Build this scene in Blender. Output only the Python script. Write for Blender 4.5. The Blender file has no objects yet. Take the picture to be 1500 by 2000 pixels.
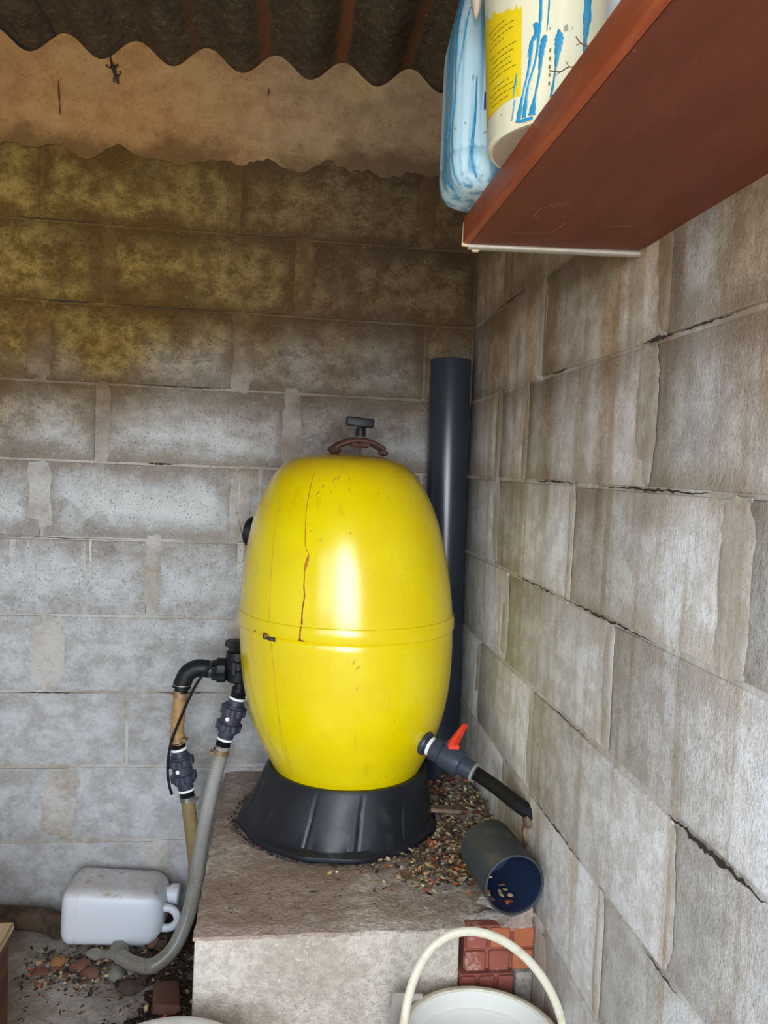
import bpy, bmesh, math, random
from mathutils import Vector, Matrix, noise
random.seed(7)
PI = math.pi
scene = bpy.context.scene
C = scene.collection

# ---------------------------------------------------------------- camera
cd = bpy.data.cameras.new('camera'); cam = bpy.data.objects.new('camera', cd); C.objects.link(cam)
cd.sensor_fit = 'HORIZONTAL'; cd.sensor_width = 36.0; cd.lens = 36.0*1548.9/1500.0
cd.clip_start = 0.02
R0 = Vector((0.99173697, -0.12153371, 0.04107714))
U0 = Vector((-0.03394551, 0.06018046, 0.99761015))
F0 = Vector((0.12371531, 0.99076126, -0.05555766))
M = Matrix.Identity(4)
for i in range(3):
    M[i][0] = R0[i]; M[i][1] = U0[i]; M[i][2] = -F0[i]
M[0][3], M[1][3], M[2][3] = -0.50141833, -2.17307052, 1.24504555
cam.matrix_world = M
scene.camera = cam

# ---------------------------------------------------------------- world, light, exposure
w = bpy.data.worlds.new('world'); scene.world = w; w.use_nodes = True
bg = w.node_tree.nodes['Background']; bg.inputs[0].default_value = (0.72, 0.84, 1.0, 1); bg.inputs[1].default_value = 3.3
# daylight coming in through the open doorway behind the photographer
ld = bpy.data.lights.new('doorway_daylight', 'AREA'); ld.shape = 'RECTANGLE'; ld.size = 1.0; ld.size_y = 1.45
ld.energy = 34; ld.color = (0.88, 0.94, 1.0)
lo = bpy.data.objects.new('doorway_daylight', ld); C.objects.link(lo)
lo.location = (-0.50, -3.0, 1.22); lo.rotation_euler = (math.radians(90-14), 0, 0)
# the light of the area points along its -Z; turned to face the back wall
lo.rotation_euler = (math.radians(72), 0, 0)
scene.view_settings.view_transform = 'Standard'; scene.view_settings.look = 'None'
scene.view_settings.gamma = 1.0; scene.view_settings.use_curve_mapping = False
scene.view_settings.exposure = 0.68

# ---------------------------------------------------------------- node helper
def srgb(r, g, b):
    f = lambda c: (c/255/12.92) if c/255 <= 0.04045 else ((c/255+0.055)/1.055)**2.4
    return (f(r), f(g), f(b), 1)

class NT:
    def __init__(s, name):
        s.m = bpy.data.materials.new(name); s.m.use_nodes = True
        s.t = s.m.node_tree; s.b = s.t.nodes['Principled BSDF']
    def n(s, typ, **kw):
        nd = s.t.nodes.new(typ)
        for k, v in kw.items(): setattr(nd, k, v)
        return nd
    def put(s, sock, v):
        if isinstance(v, bpy.types.NodeSocket): s.t.links.new(v, sock)
        else:
            if isinstance(v, tuple) and len(v) == 3 and sock.type == 'RGBA': v = v+(1,)
            sock.default_value = v
    def math(s, op, a, b=0.5, c=None, clamp=False):
        nd = s.n('ShaderNodeMath', operation=op); nd.use_clamp = clamp
        s.put(nd.inputs[0], a); s.put(nd.inputs[1], b)
        if c is not None: s.put(nd.inputs[2], c)
        return nd.outputs[0]
    def mix(s, f, a, b, blend='MIX'):
        nd = s.n('ShaderNodeMix', data_type='RGBA', blend_type=blend)
        s.put(nd.inputs[0], f); s.put(nd.inputs[6], a); s.put(nd.inputs[7], b)
        return nd.outputs[2]
    def ss(s, v, lo, hi):
        nd = s.n('ShaderNodeMapRange', interpolation_type='SMOOTHSTEP')
        s.put(nd.inputs[0], v); nd.inputs[1].default_value = lo; nd.inputs[2].default_value = hi
        return nd.outputs[0]
    def pos(s):
        return s.n('ShaderNodeNewGeometry').outputs['Position']
    def obj(s): return s.n('ShaderNodeTexCoord').outputs['Object']
    def gen(s): return s.n('ShaderNodeTexCoord').outputs['Generated']
    def sep(s, v):
        nd = s.n('ShaderNodeSeparateXYZ'); s.put(nd.inputs[0], v); return nd.outputs
    def scale(s, v, x, y, z, off=(0, 0, 0)):
        nd = s.n('ShaderNodeMapping'); s.put(nd.inputs[0], v); nd.inputs[3].default_value = (x, y, z); nd.inputs[1].default_value = off
        return nd.outputs[0]
    def noise(s, v, sc, det=4, rough=0.55, dist=0):
        nd = s.n('ShaderNodeTexNoise'); s.put(nd.inputs['Vector'], v)
        nd.inputs['Scale'].default_value = sc; nd.inputs['Detail'].default_value = det
        nd.inputs['Roughness'].default_value = rough; nd.inputs['Distortion'].default_value = dist
        return nd.outputs[0]
    def voro(s, v, sc, feat='F1'):
        nd = s.n('ShaderNodeTexVoronoi', feature=feat); s.put(nd.inputs['Vector'], v); nd.inputs['Scale'].default_value = sc
        return nd.outputs['Distance']
    def rnd(s): return s.n('ShaderNodeObjectInfo').outputs['Random']
    def bump(s, h, st=0.5, dist=0.003):
        nd = s.n('ShaderNodeBump'); s.put(nd.inputs['Height'], h); nd.inputs['Strength'].default_value = st
        nd.inputs['Distance'].default_value = dist
        s.t.links.new(nd.outputs[0], s.b.inputs['Normal'])
    def done(s, col, rough=0.8, metal=0.0, spec=0.5):
        s.put(s.b.inputs['Base Color'], col); s.put(s.b.inputs['Roughness'], rough)
        s.b.inputs['Metallic'].default_value = metal
        s.b.inputs['Specular IOR Level'].default_value = spec
        return s.m

def plain(name, col, rough=0.5, metal=0.0, var=0.12, sc=40, spec=0.5, bump=0.0, dirt=None, dirtsc=9, dlo=.52, dhi=.7):
    """solid colour with soft mottling and optional dirt"""
    m = NT(name); p = m.obj()
    n = m.noise(p, sc, 5)
    f = m.math('MULTIPLY_ADD', n, var*2, 1-var)
    nd = m.n('ShaderNodeVectorMath', operation='SCALE'); m.put(nd.inputs[0], col[:3]); m.put(nd.inputs[3], f)
    c = nd.outputs[0]
    if dirt:
        dm = m.ss(m.noise(p, dirtsc, 6, 0.65), dlo, dhi)
        c = m.mix(dm, c, dirt)
    if bump: m.bump(m.noise(p, sc*3, 4), 0.4, bump)
    return m.done(c, rough, metal, spec)

# ---------------------------------------------------------------- masonry materials
def masonry(name, kind, side):
    m = NT(name); P = m.pos(); sp = m.sep(P); z = sp[2]
    hcoord = sp[0] if side == 'back' else sp[1]
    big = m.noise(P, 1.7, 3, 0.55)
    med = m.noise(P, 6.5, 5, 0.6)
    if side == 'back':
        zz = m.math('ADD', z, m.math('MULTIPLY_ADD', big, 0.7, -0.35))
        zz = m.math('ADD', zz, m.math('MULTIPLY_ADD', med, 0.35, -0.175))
        t = m.ss(zz, 1.12, 1.62)                     # ochre stain plus painted-in warm light and shade toward the roof
    else:
        vert = m.noise(m.scale(P, 9, 7, 0.8), 1.0, 4, 0.6)
        zz = m.math('ADD', z, m.math('MULTIPLY_ADD', vert, 1.3, -0.65))
        t = m.ss(zz, 1.08, 1.66)
    fine = m.noise(P, 190, 3, 0.6)
    med2 = m.noise(m.scale(P, 1, 1, 1.15), 17, 6, 0.72)
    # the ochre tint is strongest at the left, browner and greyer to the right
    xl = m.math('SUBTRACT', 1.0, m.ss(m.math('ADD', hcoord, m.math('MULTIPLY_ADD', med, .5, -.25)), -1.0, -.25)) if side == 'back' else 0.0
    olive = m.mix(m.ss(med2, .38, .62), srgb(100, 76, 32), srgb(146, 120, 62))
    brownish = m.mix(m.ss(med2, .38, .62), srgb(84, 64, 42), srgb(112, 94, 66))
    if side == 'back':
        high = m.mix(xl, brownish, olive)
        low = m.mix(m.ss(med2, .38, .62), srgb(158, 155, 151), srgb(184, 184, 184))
    else:
        high = m.mix(m.ss(med2, .38, .64), srgb(148, 124, 94), srgb(176, 154, 124))
        low = m.mix(m.ss(med2, .40, .60), srgb(190, 186, 181), srgb(216, 215, 214))
    sstain = m.noise(m.scale(P, 1, 1, 1.3, (2, 7, 1)), 4.6, 5, .62)
    if kind == 'block':
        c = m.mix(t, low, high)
        g = m.sep(m.gen()); u = g[0] if side == 'back' else g[1]; v = g[2]
        ed = lambda a: m.math('MINIMUM', a, m.math('SUBTRACT', 1.0, a))
        eu = m.math('MULTIPLY', ed(u), 2.4)
        # grime hangs from the top edge further than it climbs from the bottom
        ev = m.math('MINIMUM', v, m.math('MULTIPLY', m.math('SUBTRACT', 1.0, v), .62))
        e = m.math('MINIMUM', eu, ev)
        e = m.math('ADD', e, m.math('MULTIPLY_ADD', med, 0.75, -0.375))
        em = m.math('SUBTRACT', 1.0, m.ss(e, 0.0, 0.24))
        tb = m.ss(zz, 0.80, 1.15)
        amt = m.math('MULTIPLY', em, m.math('MULTIPLY_ADD', tb, 0.68, 0.14))
        brown = m.mix(t, srgb(134, 121, 105) if side == 'back' else srgb(174, 163, 148), m.mix(xl, srgb(72, 54, 36), srgb(82, 58, 26)) if side == 'back' else srgb(122, 100, 74))
        c = m.mix(amt, c, brown)
        if side == 'back':
            mid = m.math('MULTIPLY', m.ss(z, 0.78, 1.05), m.math('SUBTRACT', 1.0, m.ss(zz, 1.16, 1.42)))
            c = m.mix(m.math('MULTIPLY', m.math('MULTIPLY', m.ss(e, .16, .36), mid), 0.7), c, srgb(204, 206, 203))
        c = m.mix(1.0, c, m.mix(m.rnd(), (.88, .87, .86, 1), (1.05, 1.05, 1.05, 1)), 'MULTIPLY')
        c = m.mix(m.math('MULTIPLY', m.ss(m.noise(P, 4.3, 6, .68), .57, .68), .5), c, m.mix(t, srgb(120, 116, 108), srgb(74, 58, 40)) if side == 'back' else srgb(150, 144, 138))
    elif kind in ('mortar', 'patch'):
        if side == 'back': c = m.mix(t, m.mix(m.ss(sstain, .38, .6), srgb(154, 143, 128), srgb(182, 177, 169)), m.mix(xl, srgb(84, 64, 42), srgb(98, 70, 34)))
        else: c = m.mix(t, m.mix(m.ss(sstain, .38, .6), srgb(182, 172, 158), srgb(204, 198, 190)), srgb(142, 122, 94))
        c = m.mix(m.math('MULTIPLY', m.ss(m.noise(P, 30, 7, .75), .42, .60), .5), c, m.mix(t, low, high))
        c = m.mix(m.math('MULTIPLY', m.ss(m.noise(m.scale(P, 1, 1, 1, (8, 2, 4)), 11, 5, .7), .50, .66), .45), c, m.mix(t, srgb(140, 128, 112) if side == 'back' else srgb(168, 156, 140), srgb(80, 60, 38) if side == 'back' else srgb(124, 102, 76)))
    elif kind == 'plaster':
        pl = m.mix(m.ss(med2, .36, .64), srgb(156, 112, 66), srgb(174, 130, 80)); pr = m.mix(m.ss(med2, .36, .64), srgb(134, 108, 80), srgb(154, 128, 98))
        c = m.mix(xl, pr, pl)
        c = m.mix(m.math('MULTIPLY', m.ss(m.noise(P, 3.2, 4, .6), .52, .66), .5), c, srgb(172, 142, 90))
        low_ = m.math('SUBTRACT', 1.0, m.ss(m.math('ADD', z, m.math('MULTIPLY_ADD', sstain, 0.34, -0.17)), 2.03, 2.11))
        c = m.mix(m.math('MULTIPLY', low_, .8), c, m.mix(xl, srgb(84, 64, 42), srgb(88, 64, 30)))
    if side == 'back':                                 # broad damp blotches across blocks and joints alike
        c = m.mix(m.math('MULTIPLY', m.math('MULTIPLY', m.ss(sstain, .50, .62), t), .62 if kind != 'plaster' else .12), c, m.mix(xl, srgb(70, 54, 38), srgb(84, 58, 24)))
    # white lime runs hanging from the bed joints
    zc = m.math('FRACT', m.math('DIVIDE', z, 0.205))
    run = m.noise(m.scale(P, 70, 55, 2.6), 1.0, 2, .5, .4)
    wob = m.ss(m.noise(m.scale(P, 5.5, 5.5, 2.4), 1.0, 3), .47, .62)
    fall = m.ss(m.math('ADD', zc, m.math('MULTIPLY_ADD', med, .8, -.4)), 0.30, 0.80)
    band = m.math('MULTIPLY', m.ss(z, 0.72, 0.9), m.math('SUBTRACT', 1.0, m.ss(z, 1.25, 1.42)))
    if kind != 'plaster':
        amt = m.math('MULTIPLY', m.math('MULTIPLY', m.ss(run, .60, .66), wob), m.math('MULTIPLY', fall, band))
        c = m.mix(m.math('MULTIPLY', amt, .75 if side == 'back' else .35), c, srgb(214, 208, 196))
    if side == 'right':                               # long vertical damp streaks
        st = m.noise(m.scale(P, 1, 26, 1.3), 1.0, 4, .6)
        c = m.mix(m.math('MULTIPLY', m.ss(st, .50, .66), .6), c, m.mix(t, srgb(166, 150, 130), srgb(142, 112, 78)))
        c = m.mix(m.math('MULTIPLY', m.math('MULTIPLY', m.ss(st, .46, .34), .45), m.math('SUBTRACT', 1.0, t)), c, srgb(206, 208, 214))
    # dark pits and pale grit
    pit = m.noise(P, 185, 3, .75)
    if kind == 'block':
        dk = m.math('MULTIPLY', m.ss(pit, .44, .34), m.math('MULTIPLY_ADD', m.ss(z, .45, 1.0), .55, .2) if side == 'back' else .3)
        c = m.mix(dk, c, m.mix(t, srgb(98, 96, 92), srgb(52, 38, 18)))
        lt = m.math('MULTIPLY', m.ss(m.noise(m.scale(P, 1, 1, 1, (3, 1, 7)), 120, 3, .7), .60, .70), .35)
        c = m.mix(lt, c, m.mix(t, srgb(222, 222, 220), srgb(150, 128, 76) if side == 'back' else srgb(190, 180, 160)))
        h = m.math('ADD', m.math('MULTIPLY', pit, 1.0), m.math('MULTIPLY', m.noise(P, 38, 4), .8))
        m.bump(h, .6 if side == 'back' else .45, .004)
    else:
        c = m.mix(m.math('MULTIPLY', m.ss(pit, .43, .33), .45), c, m.mix(t, srgb(104, 96, 84), srgb(60, 44, 26)))
        m.bump(m.math('ADD', m.noise(P, 70, 5, .6), m.noise(P, 14, 3)), .5 if side == 'back' else .3, .005)
    return m.done(c, .93, 0, .18)

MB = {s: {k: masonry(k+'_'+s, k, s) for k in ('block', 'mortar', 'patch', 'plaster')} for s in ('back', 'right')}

def rough_concrete(name, a, b, pitc, sc=60, bump=.006, dirt=None):
    m = NT(name); P = m.pos()
    n1 = m.noise(P, sc, 5, .65); n2 = m.noise(P, 7, 4, .6)
    c = m.mix(m.ss(n1, .36, .62), a, b)
    c = m.mix(m.math('MULTIPLY', m.ss(n2, .45, .65), .5), c, pitc)
    c = m.mix(m.math('MULTIPLY', m.ss(m.noise(P, 170, 2, .7), .42, .34), .6), c, pitc)
    c = m.mix(m.math('MULTIPLY', m.ss(m.noise(m.scale(P, 1, 1, 1, (5, 5, 5)), 150, 2, .7), .60, .68), .6), c, srgb(205, 200, 192))
    if dirt: c = m.mix(m.math('MULTIPLY', m.ss(m.noise(P, 3.0, 5, .7), .46, .6), .7), c, dirt)
    m.bump(m.math('ADD', n1, m.noise(P, 160, 3, .7)), .8, bump)
    return m.done(c, .95, 0, .15)

MAT = {}
MAT['plinth_face'] = rough_concrete('plinth_face', srgb(172, 162, 150), srgb(196, 186, 172), srgb(146, 134, 120))
MAT['plinth_top'] = rough_concrete('plinth_top', srgb(166, 152, 142), srgb(196, 184, 174), srgb(128, 104, 92), 90, .005, srgb(142, 120, 108))
MAT['floor'] = rough_concrete('floor_concrete', srgb(160, 149, 138), srgb(186, 178, 168), srgb(132, 116, 104), 26, .004, srgb(130, 112, 100))
MAT['earth'] = rough_concrete('earth', srgb(46, 36, 30), srgb(74, 58, 48), srgb(34, 27, 23), 70, .008)
MAT['ground'] = rough_concrete('ground', srgb(150, 132, 110), srgb(176, 158, 134), srgb(120, 100, 80), 12, .01)
MAT['grey_mortar'] = rough_concrete('grey_mortar', srgb(140, 132, 124), srgb(164, 158, 150), srgb(110, 100, 92), 50, .006)

def roof_mat():
    m = NT('fibre_cement'); P = m.pos(); sp = m.sep(P)
    n = m.noise(P, 38, 6, .75)
    c = m.mix(m.ss(n, .38, .64), srgb(74, 62, 46), srgb(94, 80, 60))
    c = m.mix(m.math('MULTIPLY', m.ss(m.noise(P, 5, 4), .48, .66), .6), c, srgb(58, 46, 34))
    c = m.mix(m.math('MULTIPLY', m.ss(m.noise(P, 110, 2, .7), .60, .70), .5), c, srgb(150, 140, 120))
    # orange-brown stripes along the crests
    for x0, wd, a in ((-0.591, .013, .7), (-0.396, .015, .85), (-0.223, .012, .45), (-.766, .010, .25)):
        d = m.math('ABSOLUTE', m.math('ADD', sp[0], -x0+.0))
        d = m.math('ADD', d, m.math('MULTIPLY_ADD', m.noise(P, 9, 2), .016, -.008))
        c = m.mix(m.math('MULTIPLY', m.ss(d, wd*1.5, wd*.6), a), c, srgb(128, 80, 46))
    m.bump(n, .25, .002)
    return m.done(c, .9, 0, .2)
MAT['roof'] = roof_mat()

def tank_mat(name):
    m = NT(name); P = m.obj(); sp = m.sep(P)
    n = m.noise(P, 5, 4)
    c = m.mix(m.ss(n, .35, .65), srgb(218, 192, 0), srgb(224, 202, 0))
    # dust and grime settled on the crown, scuffs
    top = m.math('MULTIPLY', m.ss(m.math('ADD', sp[2], m.math('MULTIPLY_ADD', m.noise(P, 14, 5, .7), .05, -.025)), 1.19, 1.27), .55)
    c = m.mix(top, c, srgb(186, 140, 30))
    sc = m.noise(m.scale(P, 1, 1, .6), 55, 5, .75)
    c = m.mix(m.math('MULTIPLY', m.ss(sc, .66, .74), .55), c, srgb(150, 112, 20))
    runs = m.noise(m.scale(P, 34, 34, 1.4), 1.0, 3, .6)
    c = m.mix(m.math('MULTIPLY', m.ss(runs, .60, .72), .28), c, srgb(196, 150, 10))
    r = m.math('MULTIPLY_ADD', m.noise(P, 30, 5, .7), .16, .13)
    m.bump(m.noise(P, 4, 2), .25, .006)
    m.put(m.b.inputs['Coat Weight'], 0.45); m.b.inputs['Coat Roughness'].default_value = .2
    return m.done(c, r, 0, .45)
MAT['yellow'] = tank_mat('yellow_enamel')
MAT['black_skirt'] = plain('black_plastic', srgb(28, 30, 35), .42, var=.15, sc=22, spec=.35, bump=.001, dirt=srgb(84, 80, 76), dirtsc=11, dlo=.6, dhi=.9)
MAT['black'] = plain('black_fitting', srgb(22, 23, 26), .5, var=.2, sc=60, spec=.3, bump=.0008, dirt=srgb(48, 45, 42), dirtsc=40, dlo=.55, dhi=.8)
MAT['pvc'] = plain('dark_pvc', srgb(52, 58, 70), .34, var=.12, sc=30, spec=.5)
MAT['pvc_pipe'] = plain('pipe_pvc', srgb(38, 44, 52), .30, var=.10, sc=14, spec=.6)
MAT['pvc_old'] = plain('dusty_pvc', srgb(60, 65, 70), .6, var=.15, sc=30, spec=.3, dirt=srgb(98, 92, 84), dirtsc=14, dlo=.5, dhi=.75)
MAT['pvc_in'] = plain('pipe_inside', srgb(34, 46, 72), .5, var=.15, sc=20, spec=.3)
MAT['rust'] = plain('rusty_iron', srgb(88, 54, 42), .8, .0, var=.35, sc=70, bump=.002, dirt=srgb(52, 36, 32), dirtsc=40, dlo=.45, dhi=.6)
MAT['galv'] = plain('galvanised', srgb(150, 140, 124), .5, .5, var=.25, sc=60)
MAT['steel'] = plain('steel', srgb(190, 188, 182), .32, .9, var=.15, sc=60)
MAT['brass'] = plain('tarnished_clamp', srgb(150, 124, 92), .4, .45, var=.25, sc=80)
MAT['tape'] = plain('white_tape', srgb(232, 232, 230), .6, var=.05)
MAT['red'] = plain('red_plastic', srgb(214, 58, 34), .45, var=.12, sc=60, dirt=srgb(150, 52, 36), dirtsc=50, dlo=.55, dhi=.7)
MAT['rubber'] = plain('rubber_hose', srgb(20, 21, 24), .6, var=.2, sc=30, spec=.25)
MAT['hose'] = plain('old_clear_hose', srgb(168, 132, 84), .25, var=.2, sc=24, dirt=srgb(120, 94, 58), dirtsc=16, dlo=.45, dhi=.7)
MAT['hose2'] = plain('olive_hose', srgb(130, 112, 78), .25, var=.2, sc=24, dirt=srgb(110, 92, 60), dirtsc=16, dlo=.45, dhi=.7)
MAT['dirty_hose'] = plain('earth_caked_hose', srgb(92, 74, 58), .9, var=.3, sc=40, bump=.003, dirt=srgb(60, 48, 38), dirtsc=18, dlo=.45, dhi=.6)
def braid():
    m = NT('braided_hose'); uv = m.n('ShaderNodeTexCoord').outputs['UV']; s = m.sep(uv)
    a = m.math('FRACT', m.math('ADD', m.math('MULTIPLY', s[0], 210.0), m.math('MULTIPLY', s[1], 4.0)))
    b = m.math('FRACT', m.math('SUBTRACT', m.math('MULTIPLY', s[0], 210.0), m.math('MULTIPLY', s[1], 4.0)))
    t = m.math('MAXIMUM', m.ss(a, .72, .86), m.ss(b, .72, .86))
    base = m.mix(m.ss(m.noise(m.pos(), 7, 3), .4, .6), srgb(112, 104, 86), srgb(134, 131, 124))
    c = m.mix(m.math('MULTIPLY', t, .42), base, srgb(188, 188, 184))
    m.bump(t, .15, .0006)
    return m.done(c, .3, 0, .5)
MAT['braid'] = braid()
MAT['white_plastic'] = plain('white_plastic', srgb(222, 226, 230), .42, var=.03, sc=10, dirt=srgb(196, 188, 176), dirtsc=7, dlo=.55, dhi=.8)
def jerry_mat():
    m = NT('dirty_white_plastic'); P = m.obj(); N = m.n('ShaderNodeNewGeometry').outputs['Normal']; up = m.sep(N)[2]
    n = m.noise(P, 22, 6, .7)
    c = m.mix(m.math('MULTIPLY', m.ss(n, .55, .72), .35), srgb(216, 220, 226), srgb(186, 176, 164))
    d = m.math('MULTIPLY', m.ss(up, .4, .9), m.ss(m.noise(P, 9, 6, .7), .30, .60))   # dust lies on the upward side
    c = m.mix(m.math('MULTIPLY', d, .6), c, srgb(176, 158, 144))
    c = m.mix(m.math('MULTIPLY', m.math('MULTIPLY', m.ss(up, .4, .9), m.ss(m.noise(P, 24, 5, .7), .55, .64)), .6), c, srgb(158, 112, 84))
    return m.done(c, .42, 0, .4)
MAT['jerry'] = jerry_mat()
MAT['cream'] = plain('cream_plastic', srgb(196, 190, 170), .45, var=.05, sc=20, dirt=srgb(176, 164, 140), dirtsc=30, dlo=.50, dhi=.66)
MAT['bucket'] = plain('bucket_plastic', srgb(210, 209, 202), .45, var=.04, sc=12, dirt=srgb(168, 156, 138), dirtsc=18, dlo=.60, dhi=.78)
def streaky(name, base, dark, a):
    m = NT(name); P = m.pos()
    r = m.noise(m.scale(P, 60, 60, 1.6), 1.0, 3, .55)
    c = m.mix(m.math('MULTIPLY', m.ss(r, .42, .62), a), base, dark)
    sp = m.noise(P, 90, 2, .6)
    c = m.mix(m.math('MULTIPLY', m.ss(sp, .68, .72), .7), c, srgb(110, 106, 90))
    return m.done(c, .4, 0, .4)
MAT['blue_can'] = streaky('blue_stained_plastic', srgb(176, 202, 208), srgb(92, 146, 168), 1.0)
MAT['cream_can'] = streaky('cream_tub_plastic', srgb(222, 214, 182), srgb(206, 202, 172), .5)
MAT['blue_drip'] = plain('blue_drip', srgb(40, 132, 170), .4, var=.2, sc=50)
MAT['yellow_label'] = plain('yellow_label', srgb(224, 192, 14), .5, var=.08, sc=30, dirt=srgb(232, 226, 190), dirtsc=22, dlo=.62, dhi=.68)
MAT['ink'] = plain('label_ink', srgb(112, 100, 24), .6)
MAT['navy'] = plain('navy_label', srgb(40, 40, 120), .5)
MAT['tub_under'] = plain('tub_underside', srgb(168, 150, 130), .6, var=.08)
def wood_paint(name, a, b, spots):
    m = NT(name); P = m.pos()
    n = m.noise(m.scale(P, 6, 1, 6), 6, 5, .65)
    c = m.mix(m.ss(n, .38, .64), a, b)
    c = m.mix(m.math('MULTIPLY', m.ss(m.noise(P, 46, 4, .7), .68, .73), .8), c, spots)
    m.bump(n, .2, .002)
    return m.done(c, .55, 0, .3)
MAT['shelf'] = wood_paint('brown_paint', srgb(102, 50, 33), srgb(110, 55, 37), srgb(140, 92, 70))
MAT['shelf_edge'] = wood_paint('worn_lit_brown_paint', srgb(158, 76, 42), srgb(178, 92, 56), srgb(214, 160, 118))  # scuffed edging; base colour brightened to paint in its stronger light
MAT['raw_wood'] = wood_paint('raw_wood', srgb(176, 150, 116), srgb(200, 176, 142), srgb(120, 96, 70))
MAT['dark_wood'] = wood_paint('dark_stained_wood', srgb(78, 48, 34), srgb(104, 66, 46), srgb(60, 38, 28))
MAT['drift'] = wood_paint('grey_brown_wood', srgb(112, 92, 76), srgb(140, 118, 98), srgb(70, 56, 46))
MAT['brick'] = plain('brick_red', srgb(134, 72, 58), .85, var=.2, sc=30, bump=.002, dirt=srgb(176, 150, 138), dirtsc=24, dlo=.56, dhi=.7)
MAT['brick_orange'] = plain('brick_orange', srgb(164, 94, 60), .85, var=.15, sc=30, bump=.002, dirt=srgb(170, 96, 64), dirtsc=14, dlo=.5, dhi=.7)
MAT['gecko'] = plain('gecko_skin', srgb(50, 30, 14), .7, var=.3, sc=300)
MAT['mark'] = plain('red_brown_mark', srgb(84, 40, 20), .9)
MAT['crack'] = plain('crack_shadow', srgb(52, 42, 34), .95)
MAT['rust_run'] = plain('rust_run', srgb(176, 104, 6), .5, var=.3, sc=60)
MAT['rust_dark'] = plain('rust_run_dark', srgb(128, 58, 8), .5, var=.3, sc=60)
MAT['scuff'] = plain('scuff', srgb(186, 140, 22), .6, var=.3, sc=90)
for nm, c in {'leaf_orange': (184, 88, 44), 'leaf_tan': (188, 160, 118), 'leaf_brown': (104, 72, 50), 'leaf_grey': (150, 144, 132), 'leaf_dark': (46, 38, 34), 'leaf_pale': (206, 196, 140)}.items():
    MAT[nm] = plain(nm, srgb(*c), .8, var=.25, sc=60)
MAT['seed'] = plain('black_seed', srgb(26, 24, 24), .7, var=.3, sc=80)
for nm, c in {'stone_red': (112, 74, 60), 'stone_grey': (128, 124, 114), 'stone_dark': (74, 62, 55), 'stone_ochre': (150, 108, 64)}.items():
    MAT[nm] = plain(nm, srgb(*c), .85, var=.2, sc=50, bump=.002)

# ---------------------------------------------------------------- mesh helpers
def obj(name, bm, mat, parent=None, smooth=True, mats=None):
    me = bpy.data.meshes.new(name); bm.normal_update(); bm.to_mesh(me); bm.free()
    for mm in (mats or [mat]): me.materials.append(mm)
    if smooth:
        for p in me.polygons: p.use_smooth = True
        try: me.set_sharp_from_angle(angle=math.radians(40))
        except Exception: pass
    o = bpy.data.objects.new(name, me); C.objects.link(o)
    if parent:
        o.parent = parent
        o.matrix_parent_inverse = parent_world(parent).inverted()
    return o
def parent_world(p):
    m = Matrix.LocRotScale(p.location, p.rotation_euler, p.scale)
    if p.parent: m = parent_world(p.parent) @ p.matrix_parent_inverse @ m
    return m
def tag(o, label, cat, group=None, kind=None):
    o['label'] = label; o['category'] = cat
    if group: o['group'] = group
    if kind: o['kind'] = kind
    return o
def thing(name, label, cat, loc, group=None, kind=None):
    o = bpy.data.objects.new(name, None); C.objects.link(o); o.location = loc; o.empty_display_size = .05
    return tag(o, label, cat, group, kind)
def struct(o): o['kind'] = 'structure'; return o

def add_box(bm, c, s, bev=0.0, jit=0.0, rot=None, seg=1, mi=0):
    r = bmesh.ops.create_cube(bm, size=1.0)
    vs = r['verts']
    for v in vs:
        v.co = Vector((v.co.x*s[0], v.co.y*s[1], v.co.z*s[2])) + Vector([random.uniform(-jit, jit) for _ in range(3)])
    if bev:
        es = list({e for v in vs for e in v.link_edges})
        rb = bmesh.ops.bevel(bm, geom=es, offset=bev, segments=seg, affect='EDGES', profile=.5)
        vs = list({v for f in rb['faces'] for v in f.verts} | {v for v in vs if v.is_valid})
    fs = {f for v in vs for f in v.link_faces}
    for f in fs: f.material_index = mi
    for v in vs:
        if rot: v.co = rot @ v.co
        v.co += Vector(c)
    return vs

def frame(d):
    d = d.normalized(); a = Vector((0, 0, 1)) if abs(d.z) < .9 else Vector((1, 0, 0))
    x = d.cross(a).normalized(); return x, d.cross(x).normalized()

def add_lathe_axis(bm, prof, p0, d, n=32, caps=True, flat=None, mi=0):
    """prof: list of (t, r) along direction d from p0"""
    p0 = Vector(p0); d = Vector(d).normalized(); x, y = frame(d)
    rings = []
    for t, r in prof:
        if r < 1e-6: rings.append([bm.verts.new(p0+d*t)]); continue
        ring = []
        for k in range(n):
            a = 2*PI*k/n; rr = r*(flat(a) if flat else 1)
            ring.append(bm.verts.new(p0+d*t+(x*math.cos(a)+y*math.sin(a))*rr))
        rings.append(ring)
    for A, B in zip(rings, rings[1:]):
        for k in range(n):
            k2 = (k+1) % n
            if len(A) == 1 and len(B) == 1: continue
            if len(A) == 1: f = bm.faces.new((A[0], B[k], B[k2]))
            elif len(B) == 1: f = bm.faces.new((A[k], B[0], A[k2]))
            else: f = bm.faces.new((A[k], B[k], B[k2], A[k2]))
            f.material_index = mi
    if caps:
        if len(rings[0]) > 1: bm.faces.new(rings[0]).material_index = mi
        if len(rings[-1]) > 1: bm.faces.new(rings[-1][::-1]).material_index = mi
    return rings

def catmull(pts, sub=8):
    P = [Vector(p) for p in pts]; P = [P[0]*2-P[1]]+P+[P[-1]*2-P[-2]]; out = []
    for i in range(1, len(P)-2):
        for k in range(sub):
            t = k/sub; a, b, c, d = P[i-1:i+3]
            out.append(.5*((2*b)+(c-a)*t+(2*a-5*b+4*c-d)*t*t+(3*b-a-3*c+d)*t**3))
    out.append(P[-2]); return out

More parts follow.
